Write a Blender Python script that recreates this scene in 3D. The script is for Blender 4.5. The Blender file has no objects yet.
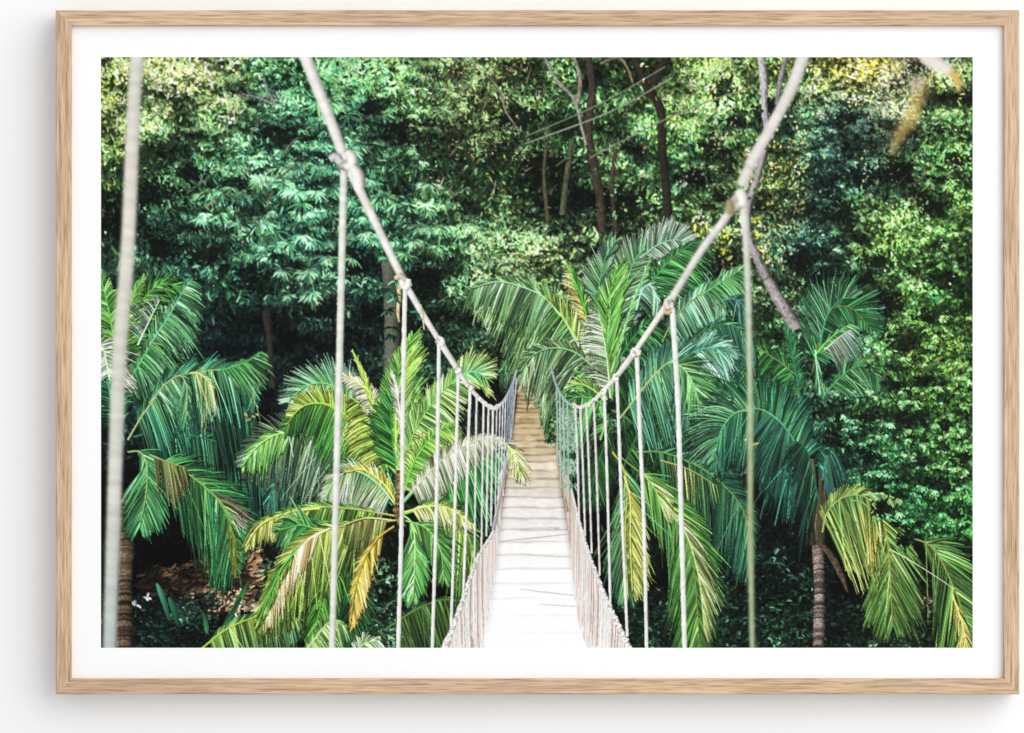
import bpy, bmesh, math
import numpy as np
from mathutils import Vector, Matrix

scene = bpy.context.scene
C = scene.collection
U = 0.00106                      # metres per 1/1024 of the view: the frame is about 1.02 m x 0.72 m
DIST = 3.0                       # lens to the front face of the frame
FRONT = -0.034                   # the frame stands 34 mm proud of the wall (wall face at y = 0)
SHEET = -0.0285                  # the print lies 5.5 mm behind the frame's front face
ZC = 1.50                        # height of the middle of the view above the floor

def at(px, py, y):
    """point of the plane at depth y that the photograph shows at (px, py)"""
    k = U*(DIST+(y-FRONT))/DIST
    return Vector(((px-512.0)*k, y, ZC+(366.5-py)*k))

# ---------------------------------------------------------------- camera, world, lamp, exposure
cam = bpy.data.cameras.new('camera'); cam.sensor_width = 36.0
cam.lens = 36.0*DIST/(1024*U); cam.clip_start = 0.05; cam.clip_end = 100
co = bpy.data.objects.new('camera', cam); C.objects.link(co)
co.location = (0, FRONT-DIST, ZC); co.rotation_euler = (math.radians(90), 0, 0)
scene.camera = co

world = bpy.data.worlds.new('World'); scene.world = world; world.use_nodes = True
bg = world.node_tree.nodes['Background']; bg.inputs[0].default_value = (0.97, 0.985, 1.0, 1); bg.inputs[1].default_value = 0.74

lamp = bpy.data.lights.new('key_light', 'AREA'); lamp.shape = 'DISK'; lamp.size = 8.5; lamp.energy = 455  # unseen broad key lamp at upper right, placed for the frame's soft shadow
lamp.color = (1.0, 0.985, 0.965)
lo = bpy.data.objects.new('key_light', lamp); C.objects.link(lo)
lo.location = (4.6, -3.9, 1.5+3.0)
lo.rotation_euler = (Vector((0, 0, ZC))-lo.location).to_track_quat('-Z', 'Y').to_euler()

scene.view_settings.view_transform = 'Standard'; scene.view_settings.look = 'None'
scene.view_settings.exposure = 0.0; scene.view_settings.gamma = 1.0
scene.render.engine = 'CYCLES'

# ---------------------------------------------------------------- materials
def material(name, rough=0.6, spec=0.3):
    m = bpy.data.materials.new(name); m.use_nodes = True
    b = m.node_tree.nodes['Principled BSDF']
    b.inputs['Roughness'].default_value = rough; b.inputs['Specular IOR Level'].default_value = spec
    return m, m.node_tree.nodes, m.node_tree.links, b

def wall_paint():
    m, N, L, b = material('wall_paint', 0.85, 0.15)
    t = N.new('ShaderNodeTexCoord'); n = N.new('ShaderNodeTexNoise'); n.inputs['Scale'].default_value = 3.0; n.inputs['Detail'].default_value = 6
    r = N.new('ShaderNodeValToRGB'); r.color_ramp.elements[0].color = (0.865, 0.868, 0.875, 1); r.color_ramp.elements[1].color = (0.895, 0.897, 0.90, 1)
    L.new(t.outputs['Object'], n.inputs['Vector']); L.new(n.outputs['Fac'], r.inputs['Fac']); L.new(r.outputs['Color'], b.inputs['Base Color'])
    n2_ = N.new('ShaderNodeTexNoise'); n2_.inputs['Scale'].default_value = 420; n2_.inputs['Detail'].default_value = 3
    bp = N.new('ShaderNodeBump'); bp.inputs['Strength'].default_value = 0.06; bp.inputs['Distance'].default_value = 0.001
    L.new(t.outputs['Object'], n2_.inputs['Vector']); L.new(n2_.outputs['Fac'], bp.inputs['Height']); L.new(bp.outputs['Normal'], b.inputs['Normal'])
    return m

def paper():
    m, N, L, b = material('white_paper', 0.75, 0.15)
    t = N.new('ShaderNodeTexCoord'); n = N.new('ShaderNodeTexNoise'); n.inputs['Scale'].default_value = 160
    r = N.new('ShaderNodeValToRGB'); r.color_ramp.elements[0].color = (0.885, 0.885, 0.885, 1); r.color_ramp.elements[1].color = (0.90, 0.90, 0.90, 1)
    L.new(t.outputs['Object'], n.inputs['Vector']); L.new(n.outputs['Fac'], r.inputs['Fac']); L.new(r.outputs['Color'], b.inputs['Base Color'])
    return m

def oak():
    """pale limed oak: long fine pores and slow colour bands running along the rail (its local x)"""
    m, N, L, b = material('pale_oak', 0.55, 0.25)
    t = N.new('ShaderNodeTexCoord'); oi = N.new('ShaderNodeObjectInfo')
    add = N.new('ShaderNodeVectorMath'); add.operation = 'ADD'
    cx = N.new('ShaderNodeCombineXYZ'); mu = N.new('ShaderNodeMath'); mu.operation = 'MULTIPLY'; mu.inputs[1].default_value = 7.3
    L.new(oi.outputs['Random'], mu.inputs[0]); L.new(mu.outputs[0], cx.inputs[0]); L.new(mu.outputs[0], cx.inputs[2])
    L.new(t.outputs['Object'], add.inputs[0]); L.new(cx.outputs[0], add.inputs[1])
    def grain(sx, syz, scale, detail, dist=0.0):
        mp = N.new('ShaderNodeMapping'); mp.inputs['Scale'].default_value = (sx, syz, syz)
        L.new(add.outputs[0], mp.inputs['Vector'])
        n = N.new('ShaderNodeTexNoise'); n.inputs['Scale'].default_value = scale; n.inputs['Detail'].default_value = detail; n.inputs['Distortion'].default_value = dist
        L.new(mp.outputs['Vector'], n.inputs['Vector']); return n
    bands = grain(0.035, 1.0, 330, 4, 0.5); pores = grain(0.035, 1.0, 900, 2); slow = grain(0.3, 1.0, 14, 2)
    r = N.new('ShaderNodeValToRGB'); e = r.color_ramp.elements
    e[0].position = 0.30; e[0].color = (0.430, 0.300, 0.190, 1)
    e[1].position = 0.72; e[1].color = (0.740, 0.560, 0.400, 1)
    x = r.color_ramp.elements.new(0.5); x.color = (0.610, 0.440, 0.295, 1)
    L.new(bands.outputs['Fac'], r.inputs['Fac'])
    pr = N.new('ShaderNodeValToRGB'); pr.color_ramp.elements[0].position = 0.36; pr.color_ramp.elements[0].color = (0.62, 0.56, 0.50, 1); pr.color_ramp.elements[1].position = 0.50; pr.color_ramp.elements[1].color = (1, 1, 1, 1)
    L.new(pores.outputs['Fac'], pr.inputs['Fac'])
    mx = N.new('ShaderNodeMix'); mx.data_type = 'RGBA'; mx.blend_type = 'MULTIPLY'; mx.inputs['Factor'].default_value = 0.8
    L.new(r.outputs['Color'], mx.inputs['A']); L.new(pr.outputs['Color'], mx.inputs['B'])
    sr = N.new('ShaderNodeValToRGB'); sr.color_ramp.elements[0].position = 0.3; sr.color_ramp.elements[0].color = (0.86, 0.84, 0.82, 1); sr.color_ramp.elements[1].position = 0.7; sr.color_ramp.elements[1].color = (1.06, 1.04, 1.03, 1)
    L.new(slow.outputs['Fac'], sr.inputs['Fac'])
    m2 = N.new('ShaderNodeMix'); m2.data_type = 'RGBA'; m2.blend_type = 'MULTIPLY'; m2.inputs['Factor'].default_value = 1.0
    L.new(mx.outputs['Result'], m2.inputs['A']); L.new(sr.outputs['Color'], m2.inputs['B'])
    L.new(m2.outputs['Result'], b.inputs['Base Color'])
    bp = N.new('ShaderNodeBump'); bp.inputs['Strength'].default_value = 0.25; bp.inputs['Distance'].default_value = 0.0006
    L.new(pores.outputs['Fac'], bp.inputs['Height']); L.new(bp.outputs['Normal'], b.inputs['Normal'])
    return m

def printed_ink():
    m, N, L, b = material('printed_ink', 0.7, 0.1)
    a = N.new('ShaderNodeAttribute'); a.attribute_name = 'ink'; a.attribute_type = 'GEOMETRY'
    L.new(a.outputs['Color'], b.inputs['Base Color'])
    return m

def board_grey():
    m, N, L, b = material('grey_backing_board', 0.9, 0.1)
    n = N.new('ShaderNodeTexNoise'); n.inputs['Scale'].default_value = 90
    r = N.new('ShaderNodeValToRGB'); r.color_ramp.elements[0].color = (0.30, 0.28, 0.25, 1); r.color_ramp.elements[1].color = (0.38, 0.35, 0.31, 1)
    L.new(n.outputs['Fac'], r.inputs['Fac']); L.new(r.outputs['Color'], b.inputs['Base Color'])
    return m

MAT = dict(wall=wall_paint(), paper=paper(), oak=oak(), ink=printed_ink(), board=board_grey())

def mesh_object(name, bm, mat, parent=None):
    me = bpy.data.meshes.new(name); bm.to_mesh(me); bm.free(); me.materials.append(MAT[mat])
    o = bpy.data.objects.new(name, me); C.objects.link(o)
    if parent is not None: o.parent = parent
    return o

# ---------------------------------------------------------------- the setting: a white wall
bm = bmesh.new(); bmesh.ops.create_cube(bm, size=1.0, matrix=Matrix.Translation((0, 0.06, 1.5)) @ Matrix.Diagonal((9, 0.12, 5.2, 1)))
wall = mesh_object('wall', bm, 'wall'); wall['kind'] = 'structure'; wall['label'] = 'plain white painted wall behind the framed print'; wall['category'] = 'wall'

# ---------------------------------------------------------------- the framed print
FX0, FY0, FX1, FY1 = 55.6, 10.0, 1019.6, 694.4          # outer edge of the frame
RW = 15.7                                               # width of a rail
base = at((FX0+FX1)/2, FY1, 0.0)
framed = bpy.data.objects.new('framed_print', None); C.objects.link(framed); framed.location = base; framed.empty_display_size = 0.1
framed['label'] = 'framed colour print of a jungle rope bridge, wide white margin, slim pale oak frame'; framed['category'] = 'framed picture'

def child(o, parent):
    o.parent = parent
    o.matrix_parent_inverse = Matrix.Identity(4)

def rail(ax, ay, bx, by):
    """one mitred rail from corner a to corner b (outer edge), local x along its length, local z towards the picture"""
    A, B = at(ax, ay, FRONT), at(bx, by, FRONT)
    Lh = (B-A).length/2; w = RW*U; d = -FRONT-0.0005
    bm = bmesh.new()
    prof = [(0.0, 0.0), (0.0, d-0.0010), (0.0010, d), (w-0.0008, d), (w, d-0.0008), (w, 0.0)]   # (across, towards the room)
    rings = []
    for sgn in (-1, 1):
        rings.append([bm.verts.new((sgn*(Lh-p), -q, p)) for p, q in prof])
    n = len(prof)
    for i in range(n):
        j = (i+1) % n
        bm.faces.new((rings[0][i], rings[0][j], rings[1][j], rings[1][i]))
    bm.faces.new(rings[0][::-1]); bm.faces.new(rings[1])
    bmesh.ops.recalc_face_normals(bm, faces=bm.faces)
    o = mesh_object('frame_rail', bm, 'oak')
    mid = (A+B)/2; mid.y = -0.0005
    xdir = (B-A).normalized(); ydir = Vector((0, 1, 0)); zdir = xdir.cross(ydir)
    M = Matrix((xdir, ydir, zdir)).transposed().to_4x4(); M.translation = mid-base
    o.parent = framed; o.matrix_local = M
    return o
rail(FX1, FY0, FX0, FY0); rail(FX0, FY1, FX1, FY1); rail(FX0, FY0, FX0, FY1); rail(FX1, FY1, FX1, FY0)
# ---------------------------------------------------------------- the printed picture
# The photograph shows a FLAT framed print.  Its picture is made here as ink: every palm frond, rope,
# trunk and leaf of the printed scene is drawn as curved strokes into an ink sheet (colours are printed
# pigment, so they stay put whatever lamp shines on the print), and each printed element then becomes
# its own flat mesh of the sheet.  Coordinates below are in units of 1/1024 of the framed width.
SS = 3                                   # strokes are drawn at 3 samples per unit
PX0, PY0, PX1, PY1 = 101.0, 57.2, 972.7, 647.8
WS, HS = int(round((PX1-PX0)*SS)), int(round((PY1-PY0)*SS))
RNG = np.random.default_rng(7)
INK = np.zeros((HS*WS, 3), np.float32)
IDS = np.zeros(HS*WS, np.int16)
ELEMENTS = []                            # id -> dict(name, label, parent, kind)

def element(name, parent=None, label=None, kind=None):
    ELEMENTS.append(dict(name=name, parent=parent, label=label, kind=kind))
    return len(ELEMENTS)-1

def c8(*v):
    return np.array(v, np.float32)/255.0

def put(x, y, rgb, ids):
    ix = np.floor((x-PX0)*SS).astype(np.int32); iy = np.floor((y-PY0)*SS).astype(np.int32)
    ok = (ix >= 0) & (ix < WS) & (iy >= 0) & (iy < HS)
    k = (iy*WS+ix)[ok]
    INK[k] = rgb[ok]
    if np.ndim(ids) == 0: IDS[k] = ids
    else: IDS[k] = np.broadcast_to(ids, ok.shape)[ok]

def smooth_noise(cell, seed):
    r = np.random.default_rng(seed)
    nx, ny = int((PX1-PX0)/cell)+4, int((PY1-PY0)/cell)+4
    g = r.random((ny, nx)).astype(np.float32)
    def f(x, y):
        u = np.clip((np.asarray(x)-PX0)/cell+1, 0, nx-1.001); v = np.clip((np.asarray(y)-PY0)/cell+1, 0, ny-1.001)
        i, j = u.astype(int), v.astype(int); a, b = u-i, v-j
        a = a*a*(3-2*a); b = b*b*(3-2*b)
        return (g[j, i]*(1-a)+g[j, i+1]*a)*(1-b)+(g[j+1, i]*(1-a)+g[j+1, i+1]*a)*b
    return f

def leaves(p0, p1, p2, w, ca, cb, ids, fold=0.12, rib=0.12, shape=0):
    """curved blades: quadratic axis p0-p1-p2, half width w, colour ca at the base to cb at the tip"""
    n = len(p0)
    if n == 0: return
    p0, p1, p2 = (np.asarray(a, np.float32) for a in (p0, p1, p2))
    w = np.broadcast_to(np.asarray(w, np.float32), (n,))
    ca = np.broadcast_to(np.asarray(ca, np.float32), (n, 3)); cb = np.broadcast_to(np.asarray(cb, np.float32), (n, 3))
    ids = np.broadcast_to(np.asarray(ids, np.int16), (n,))
    L = np.hypot(*(p1-p0).T)+np.hypot(*(p2-p1).T)
    start = 0
    while start < n:
        stop = min(n, start+1500)
        sl = slice(start, stop); start = stop
        nt = int(np.ceil(L[sl].max()*SS*1.35))+2; ns = int(np.ceil(2*w[sl].max()*SS*1.45))+1
        t = np.linspace(0, 1, nt, dtype=np.float32)[None, :, None]
        s = (np.linspace(-1, 1, ns, dtype=np.float32) if ns > 1 else np.zeros(1, np.float32))[None, None, :]
        A, B, D = (a[sl][:, None, None, :] for a in (p0, p1, p2))
        tt = t[..., None]
        P = A*(1-tt)**2+2*B*tt*(1-tt)+D*tt*tt
        T = 2*(B-A)*(1-tt)+2*(D-B)*tt
        nrm = np.sqrt((T**2).sum(-1, keepdims=True))+1e-6
        N = np.concatenate([-T[..., 1:2], T[..., 0:1]], -1)/nrm
        if shape == 0:   prof = np.sqrt(np.clip(t*(1.02-t)*4, 0, 1))*(1-0.35*t)          # lance leaf
        elif shape == 1: prof = np.clip(1.05-t, 0, 1)**0.55*np.clip(t*9+0.35, 0, 1)         # palm leaflet
        else:            prof = np.clip(np.sin(np.pi*np.clip(t*0.96+0.04, 0, 1)), 0, 1)**0.6   # broad leaf
        off = (s*prof)*w[sl][:, None, None]
        X = P[..., 0]+N[..., 0]*off; Y = P[..., 1]+N[..., 1]*off
        C = ca[sl][:, None, None, :]*(1-tt)+cb[sl][:, None, None, :]*tt
        m = 1+fold*np.sign(s)*np.sign(N[..., 1]+1e-6)
        m = m+rib*np.exp(-(s/0.22)**2)
        C = C*(m*np.ones_like(X))[..., None]
        I = np.broadcast_to(ids[sl][:, None, None], X.shape)
        put(X.ravel(), Y.ravel(), np.clip(C, 0, 1.1).reshape(-1, 3), I.ravel())

def spline(pts, n=60):
    p = np.asarray(pts, np.float32)
    if len(p) == 2: p = np.array([p[0], (p[0]+p[1])/2, p[1]], np.float32)
    q = np.vstack([2*p[0]-p[1], p, 2*p[-1]-p[-2]])
    out = []
    for i in range(1, len(q)-2):
        t = np.linspace(0, 1, 24, endpoint=False)[:, None]
        a, b, c, d = q[i-1], q[i], q[i+1], q[i+2]
        out.append(0.5*((2*b)+(-a+c)*t+(2*a-5*b+4*c-d)*t**2+(-a+3*b-3*c+d)*t**3))
    o = np.vstack(out+[p[-1:]])
    s = np.r_[0, np.cumsum(np.hypot(*np.diff(o, axis=0).T))]
    u = np.linspace(0, s[-1], n)
    return np.c_[np.interp(u, s, o[:, 0]), np.interp(u, s, o[:, 1])].astype(np.float32)

def strand(pts, w, col, idn, twist=0, rings=0, tex=0.1, lit=(-1, 0), shade=0.35, wob=0.0, seed=1, colfn=None):
    """a rope, stem or trunk: rounded shading across, optional lay (twist) or rings"""
    r = np.random.default_rng(seed)
    n0 = 200
    P = spline(pts, n0)
    L = np.hypot(*np.diff(P, axis=0).T).sum()
    n = int(L*SS*1.5)+3
    P = spline(pts, n)
    w = np.interp(np.linspace(0, 1, n), np.linspace(0, 1, len(np.atleast_1d(w))), np.atleast_1d(w))
    if wob:
        k = max(4, int(L/5)); w = w*(1+wob*np.interp(np.linspace(0, 1, n), np.linspace(0, 1, k), r.normal(0, 1, k)))
    T = np.gradient(P, axis=0); T /= np.hypot(T[:, 0], T[:, 1])[:, None]+1e-6
    N = np.c_[-T[:, 1], T[:, 0]]
    ns = int(np.ceil(w.max()*2*SS*1.5))+2
    s = np.linspace(-1, 1, ns)
    X = P[:, 0:1]+N[:, 0:1]*w[:, None]*s; Y = P[:, 1:2]+N[:, 1:2]*w[:, None]*s
    side = N@np.asarray(lit, np.float32)
    m = 1-shade*(s**2)[None, :]*0.6+shade*0.55*side[:, None]*s[None, :]
    arc = np.r_[0, np.cumsum(np.hypot(*np.diff(P, axis=0).T))]
    if rings:
        kk = int(arc[-1]/rings*2)+4; rv = r.random(kk); ra = np.cumsum(r.uniform(0.5, 1.5, kk)); ra = ra/ra[-1]*arc[-1]
        q = arc[:, None]+1.3*(1-s[None, :]**2)+r.normal(0, 0.15, (n, 1))
        m = m*(1-tex*np.interp(q, ra, rv)**1.5)
        g = r.normal(0, 1, (n//4+2, ns//3+2)); m = m*(1+0.24*np.repeat(np.repeat(g, 4, 0), 3, 1)[:n, :ns])
    elif twist:
        ph = arc[:, None]/twist+s[None, :]*0.45
        m = m*(1-tex*(0.5+0.5*np.cos(2*np.pi*ph))**2)
        g = r.normal(0, 1, (n//3+2, ns//2+2)); m = m*(1+0.035*np.repeat(np.repeat(g, 3, 0), 2, 1)[:n, :ns])      # fibres and stains
        g = np.interp(np.arange(n), np.arange(0, n+40, 20), r.normal(0, .035, len(np.arange(0, n+40, 20)))); m = m*(1+g[:, None])
    else:
        g = r.normal(0, 1, (n//14+2, ns//2+2)); g2 = r.normal(0, 1, (n//4+2, ns//3+2))
        gi = np.repeat(np.repeat(g, 14, 0), 2, 1)[:n, :ns]*0.7+np.repeat(np.repeat(g2, 4, 0), 3, 1)[:n, :ns]*0.6
        m = m*(1+tex*gi)
    C = np.asarray(col, np.float32) if colfn is None else colfn(P)[:, None, :]
    C = np.clip(C*m[..., None], 0, 1.1)
    put(X.ravel(), Y.ravel(), C.reshape(-1, 3).astype(np.float32), idn)

def frond(idn, pts, left, right, cols, n=46, w=1.0, stem=1.0, stemcol=None, seed=0, start=0.12, gap=0.0, droop=0.25, tipcol=None, jag=0.12, order='lr', prof=(0.62, 0.34, 0.24)):
    """one feather frond.  left/right = (length, outward, forward, hang, (base colour, tip colour)) or None.
    cols is unused when the side gives its own colours"""
    r = np.random.default_rng(seed*131+17)
    n = int(n*1.7); w = w*0.40; stem = stem*0.5
    def mute(cc):
        o = []
        for c in cc:
            c = np.asarray(c, float); sat = (c.max()-c.min())/(c.max()+1e-6)
            o.append((c*0.84+c.mean()*0.16)*np.array([1.0, 1.0, 1.0-0.14*np.clip(sat-0.12, 0, .5)/.5 if c[2] > c[0] else 0.95]))
        return tuple(o)
    P = spline(pts, 240)
    T = np.gradient(P, axis=0); T /= np.hypot(T[:, 0], T[:, 1])[:, None]+1e-6
    def side(sgn, spec):
        if spec is None: return
        ln, out, fwd, hang = spec[:4]
        cc = mute(spec[4] if len(spec) > 4 else cols)
        nn = int(n*1.15)
        u = np.linspace(start, 0.995, nn)+r.normal(0, 0.3/nn, nn); u = np.clip(u, 0, 0.999)
        k = (u*239).astype(int)
        b = P[k]; t = T[k]; nv = np.c_[-t[:, 1], t[:, 0]]*sgn
        a0, pk, a1 = prof
        x = (u-start)/(1-start)
        pl = np.where(x < pk, a0+(1-a0)*np.sin(np.pi/2*np.clip(x/pk, 0, 1)), a1+(1-a1)*np.cos(np.pi/2*np.clip((x-pk)/(1-pk), 0, 1)))
        Ln = 1.24*ln*pl*np.exp(r.normal(0, jag, nn))
        f = fwd+0.75*np.clip(x-0.55, 0, 1)*1.6
        d = nv*out+t*(f+0.10)[:, None]+np.array([0, hang])
        d = d+r.normal(0, 0.035, (nn, 2))+0.075*np.interp(np.arange(nn), np.arange(0, nn+9, 7), r.normal(0, 1, len(np.arange(0, nn+9, 7))))[:, None]
        d /= np.hypot(d[:, 0], d[:, 1])[:, None]+1e-6
        p1 = b+d*Ln[:, None]*0.5
        p2 = b+d*Ln[:, None]*0.94+np.c_[np.zeros(nn), Ln*(droop+0.06)*r.uniform(0.3, 1.6, nn)]
        # groups of leaflets catch the light together
        grp = np.interp(np.arange(nn), np.arange(0, nn+6, 3), r.normal(0, 1, len(np.arange(0, nn+6, 3))))
        br = np.exp(0.24*grp+r.normal(0, 0.30, nn)-0.12)
        hu = r.normal(0, 1, (nn, 1))*np.array([0.10, 0, -0.08])+1
        ca = np.asarray(cc[0])*br[:, None]*hu*(0.80+0.25*r.random((nn, 1))); cb = np.asarray(cc[1])*br[:, None]
        glint = r.random(nn) < 0.15
        ca = np.where(glint[:, None], ca*1.1+np.array([.15, .19, .15]), ca); cb = np.where(glint[:, None], cb*1.1+np.array([.10, .13, .10]), cb)
        ww = w*np.exp(r.normal(0, 0.18, nn))
        keep = r.random(nn) > gap
        # dark undersides first, a little lower, then the lit blades
        leaves(b+[0.6, 0.8], p1+[0.8, 1.2], p2+[0.8, 1.5], ww*1.35, ca*0.36, cb*0.33, idn, shape=1)
        o = np.argsort(r.random(nn)*0.25+x)
        o = o[keep[o]]
        leaves(b[o], p1[o], p2[o], ww[o], ca[o], cb[o], idn, shape=1, fold=0.16, rib=0.22)
        # stray blades, thin and sunlit
        q = r.random(nn) < 0.07
        if q.any():
            dd = d[q]+r.normal(0, 0.22, (q.sum(), 2)); dd /= np.hypot(dd[:, 0], dd[:, 1])[:, None]
            l2 = Ln[q]*r.uniform(0.8, 1.15, q.sum())
            leaves(b[q], b[q]+dd*l2[:, None]*0.55, b[q]+dd*l2[:, None]+np.c_[np.zeros(q.sum()), l2*droop*1.2], ww[q]*0.7, ca[q]*1.15+0.03, cb[q]*1.2+0.06, idn, shape=1)
        if tipcol is not None:
            o2 = o[r.random(len(o)) < 0.6]
            leaves(p1[o2]*0.25+p2[o2]*0.75, p1[o2]*0.1+p2[o2]*0.9, p2[o2], ww[o2]*0.7, np.asarray(tipcol), np.asarray(tipcol)*0.9, idn, shape=1)
    for ch in order:
        side(1 if ch == 'r' else -1, right if ch == 'r' else left)
    sc = stemcol if stemcol is not None else np.asarray(cols[0])*1.35+0.05
    strand(pts, [stem*1.5, stem, stem*0.45], sc, idn, tex=0.08, lit=(-0.4, -0.9), shade=0.3, seed=seed)

def knot(x, y, r_, idn, col=c8(226, 219, 205), seed=0):
    r = np.random.default_rng(seed+900)
    strand([(x-r_*.6, y-r_*.5), (x, y), (x+r_*.6, y+r_*.5)], [r_*.5, r_*.86, r_*.5], col*0.55, idn, tex=.05)
    strand([(x-r_*.5, y-r_*.35), (x, y), (x+r_*.5, y+r_*.35)], [r_*.45, r_*.72, r_*.45], col*0.92, idn, tex=.05, lit=(-.5, -.8), shade=.5, seed=seed)
    for k in range(3):
        a = r.uniform(0, 6.28); dx, dy = np.cos(a)*r_*0.30, np.sin(a)*r_*0.30
        b = a+r.uniform(0.9, 1.6)
        ex, ey = np.cos(b)*r_*0.8, np.sin(b)*r_*0.8
        strand([(x-ex+dx, y-ey+dy), (x+dx*1.7, y+dy*1.7), (x+ex+dx, y+ey+dy)], [r_*0.36, r_*0.46, r_*0.34], col*r.uniform(0.94, 1.06), idn, tex=0.05, lit=(-0.5, -0.8), shade=0.42, seed=seed+k)

def blob_layer(draw, blur, ids, alpha_gain=1.0):
    """draws something that lay out of focus before the photographer's lens, softened as it is in the print"""
    global INK, IDS
    keepI, keepD = INK.copy(), IDS.copy()
    IDS[:] = -1; INK[:] = 0
    draw()
    a = (IDS >= 0).astype(np.float32).reshape(HS, WS); c = INK.reshape(HS, WS, 3)*a[..., None]
    k = int(blur*SS)
    def box(m):
        for ax in (0, 1):
            for _ in range(2):
                p = [(0, 0)]*m.ndim; p[ax] = (k+1, k)
                s = np.cumsum(np.pad(m, p, mode='edge'), axis=ax, dtype=np.float64)
                m = ((np.take(s, range(2*k+1, s.shape[ax]), ax)-np.take(s, range(0, s.shape[ax]-2*k-1), ax))/(2*k+1)).astype(np.float32)
        return m
    rows = np.where(a.any(1))[0]; cols_ = np.where(a.any(0))[0]
    y0, y1 = max(0, rows[0]-4*k), min(HS, rows[-1]+4*k+1); x0, x1 = max(0, cols_[0]-4*k), min(WS, cols_[-1]+4*k+1)
    aa = box(a[y0:y1, x0:x1]); cc = box(c[y0:y1, x0:x1])/(aa[..., None]+1e-4)
    aa = np.clip(aa*alpha_gain, 0, 1)
    base = keepI.reshape(HS, WS, 3)
    base[y0:y1, x0:x1] = base[y0:y1, x0:x1]*(1-aa[..., None])+cc*aa[..., None]
    dd = keepD.reshape(HS, WS); sub = dd[y0:y1, x0:x1]; sub[aa > 0.45] = ids
    INK[:] = base.reshape(-1, 3); IDS[:] = dd.reshape(-1)

def soften(times=1):
    """the forest behind lay beyond the plane of focus"""
    m = INK.reshape(HS, WS, 3)
    for _ in range(times):
        for ax in (0, 1):
            m = (np.roll(m, 1, ax)+np.roll(m, -1, ax)+m)/3
    INK[:] = m.reshape(-1, 3)
# average printed colour of the forest, read off the photograph (x, y, r, g, b)
FIELD = np.array("""
112 75 115 145 95|145 80 135 165 105|172 85 160 185 130|215 90 145 172 105|260 80 65 118 92|300 80 55 108 82|350 75 75 138 105|400 75 92 142 98|450 75 112 135 88|500 75 105 130 75|540 75 68 92 55|600 75 42 68 40|640 75 58 82 45|690 75 112 142 78|740 75 132 156 86|800 75 120 150 72|850 68 175 178 62|900 75 155 165 105|950 85 95 130 68
112 120 110 138 78|170 120 92 142 104|220 120 72 126 96|270 115 48 92 84|320 120 60 115 102|370 120 50 96 82|420 115 58 94 66|470 120 108 122 78|520 120 58 80 46|560 120 38 62 40|620 120 50 80 50|680 120 84 120 66|730 120 62 96 60|800 120 70 126 96|850 120 70 118 100|900 125 85 120 75|950 120 62 112 52
112 170 52 78 48|160 170 50 82 62|200 170 42 76 62|250 170 60 106 92|300 170 58 112 98|350 170 42 86 78|400 170 60 106 84|450 170 82 118 84|500 170 82 112 66|540 170 40 60 36|580 170 34 55 36|630 165 72 98 62|680 170 48 88 60|720 170 70 96 56|775 170 104 122 64|830 170 50 94 76|880 170 46 86 66|930 170 62 122 52
112 230 28 48 40|165 225 26 52 46|220 230 58 108 94|270 230 58 108 94|310 230 54 106 96|370 230 34 74 66|420 230 52 98 82|470 230 72 108 72|510 225 58 84 50|550 215 22 36 24|580 215 26 40 28|650 225 58 84 50|700 225 70 98 52|760 230 58 80 54|820 230 42 88 76|870 225 92 142 60|920 225 72 122 56|960 230 80 138 60
150 290 20 40 38|210 285 36 76 68|260 290 26 56 52|310 290 60 102 88|360 285 22 48 44|430 285 36 68 52|480 285 80 122 78|530 265 104 140 82|575 250 96 130 78|700 280 38 58 34|780 290 58 80 50|830 290 36 72 56|880 290 58 102 48|940 290 50 100 44
200 340 12 26 28|260 340 10 22 24|320 340 10 20 20|370 340 18 32 26|440 335 28 58 44|490 335 30 48 32|545 330 70 110 70|760 340 40 72 42|850 340 30 70 50|900 340 70 122 50|955 340 82 134 54
160 400 18 36 34|270 400 16 26 24|320 400 14 24 20|490 385 14 16 14|540 400 20 34 24|650 400 28 52 40|700 420 24 44 36|820 400 30 66 42|880 400 50 100 50|945 400 62 114 48
300 450 14 24 22|620 450 24 34 26|680 440 26 42 32|830 450 30 76 52|885 450 44 100 58|945 450 56 106 50
130 530 8 10 10|170 530 8 10 10|240 520 14 16 14|320 540 26 44 26|370 560 18 32 20|440 580 14 20 14|600 520 12 14 12|760 520 16 26 20|800 530 12 16 14|845 530 16 24 18|905 505 40 104 58|955 520 50 120 60
160 580 10 12 12|300 610 24 40 24|380 610 20 38 26|640 580 14 26 20|700 575 12 22 18|780 575 16 38 30|850 575 8 11 10|940 560 16 32 20
135 625 16 34 28|165 620 20 44 36|240 640 18 22 16|350 640 26 46 32|440 640 20 28 18|640 625 16 36 26|720 620 18 40 30|780 625 24 50 36|850 625 14 26 20|900 640 24 40 30|955 640 16 28 16
""".replace("\n", "|").strip("|").replace("||", "|").split("|"))
FIELD = np.array([[float(v) for v in s.split()] for s in FIELD], np.float32)

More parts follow.
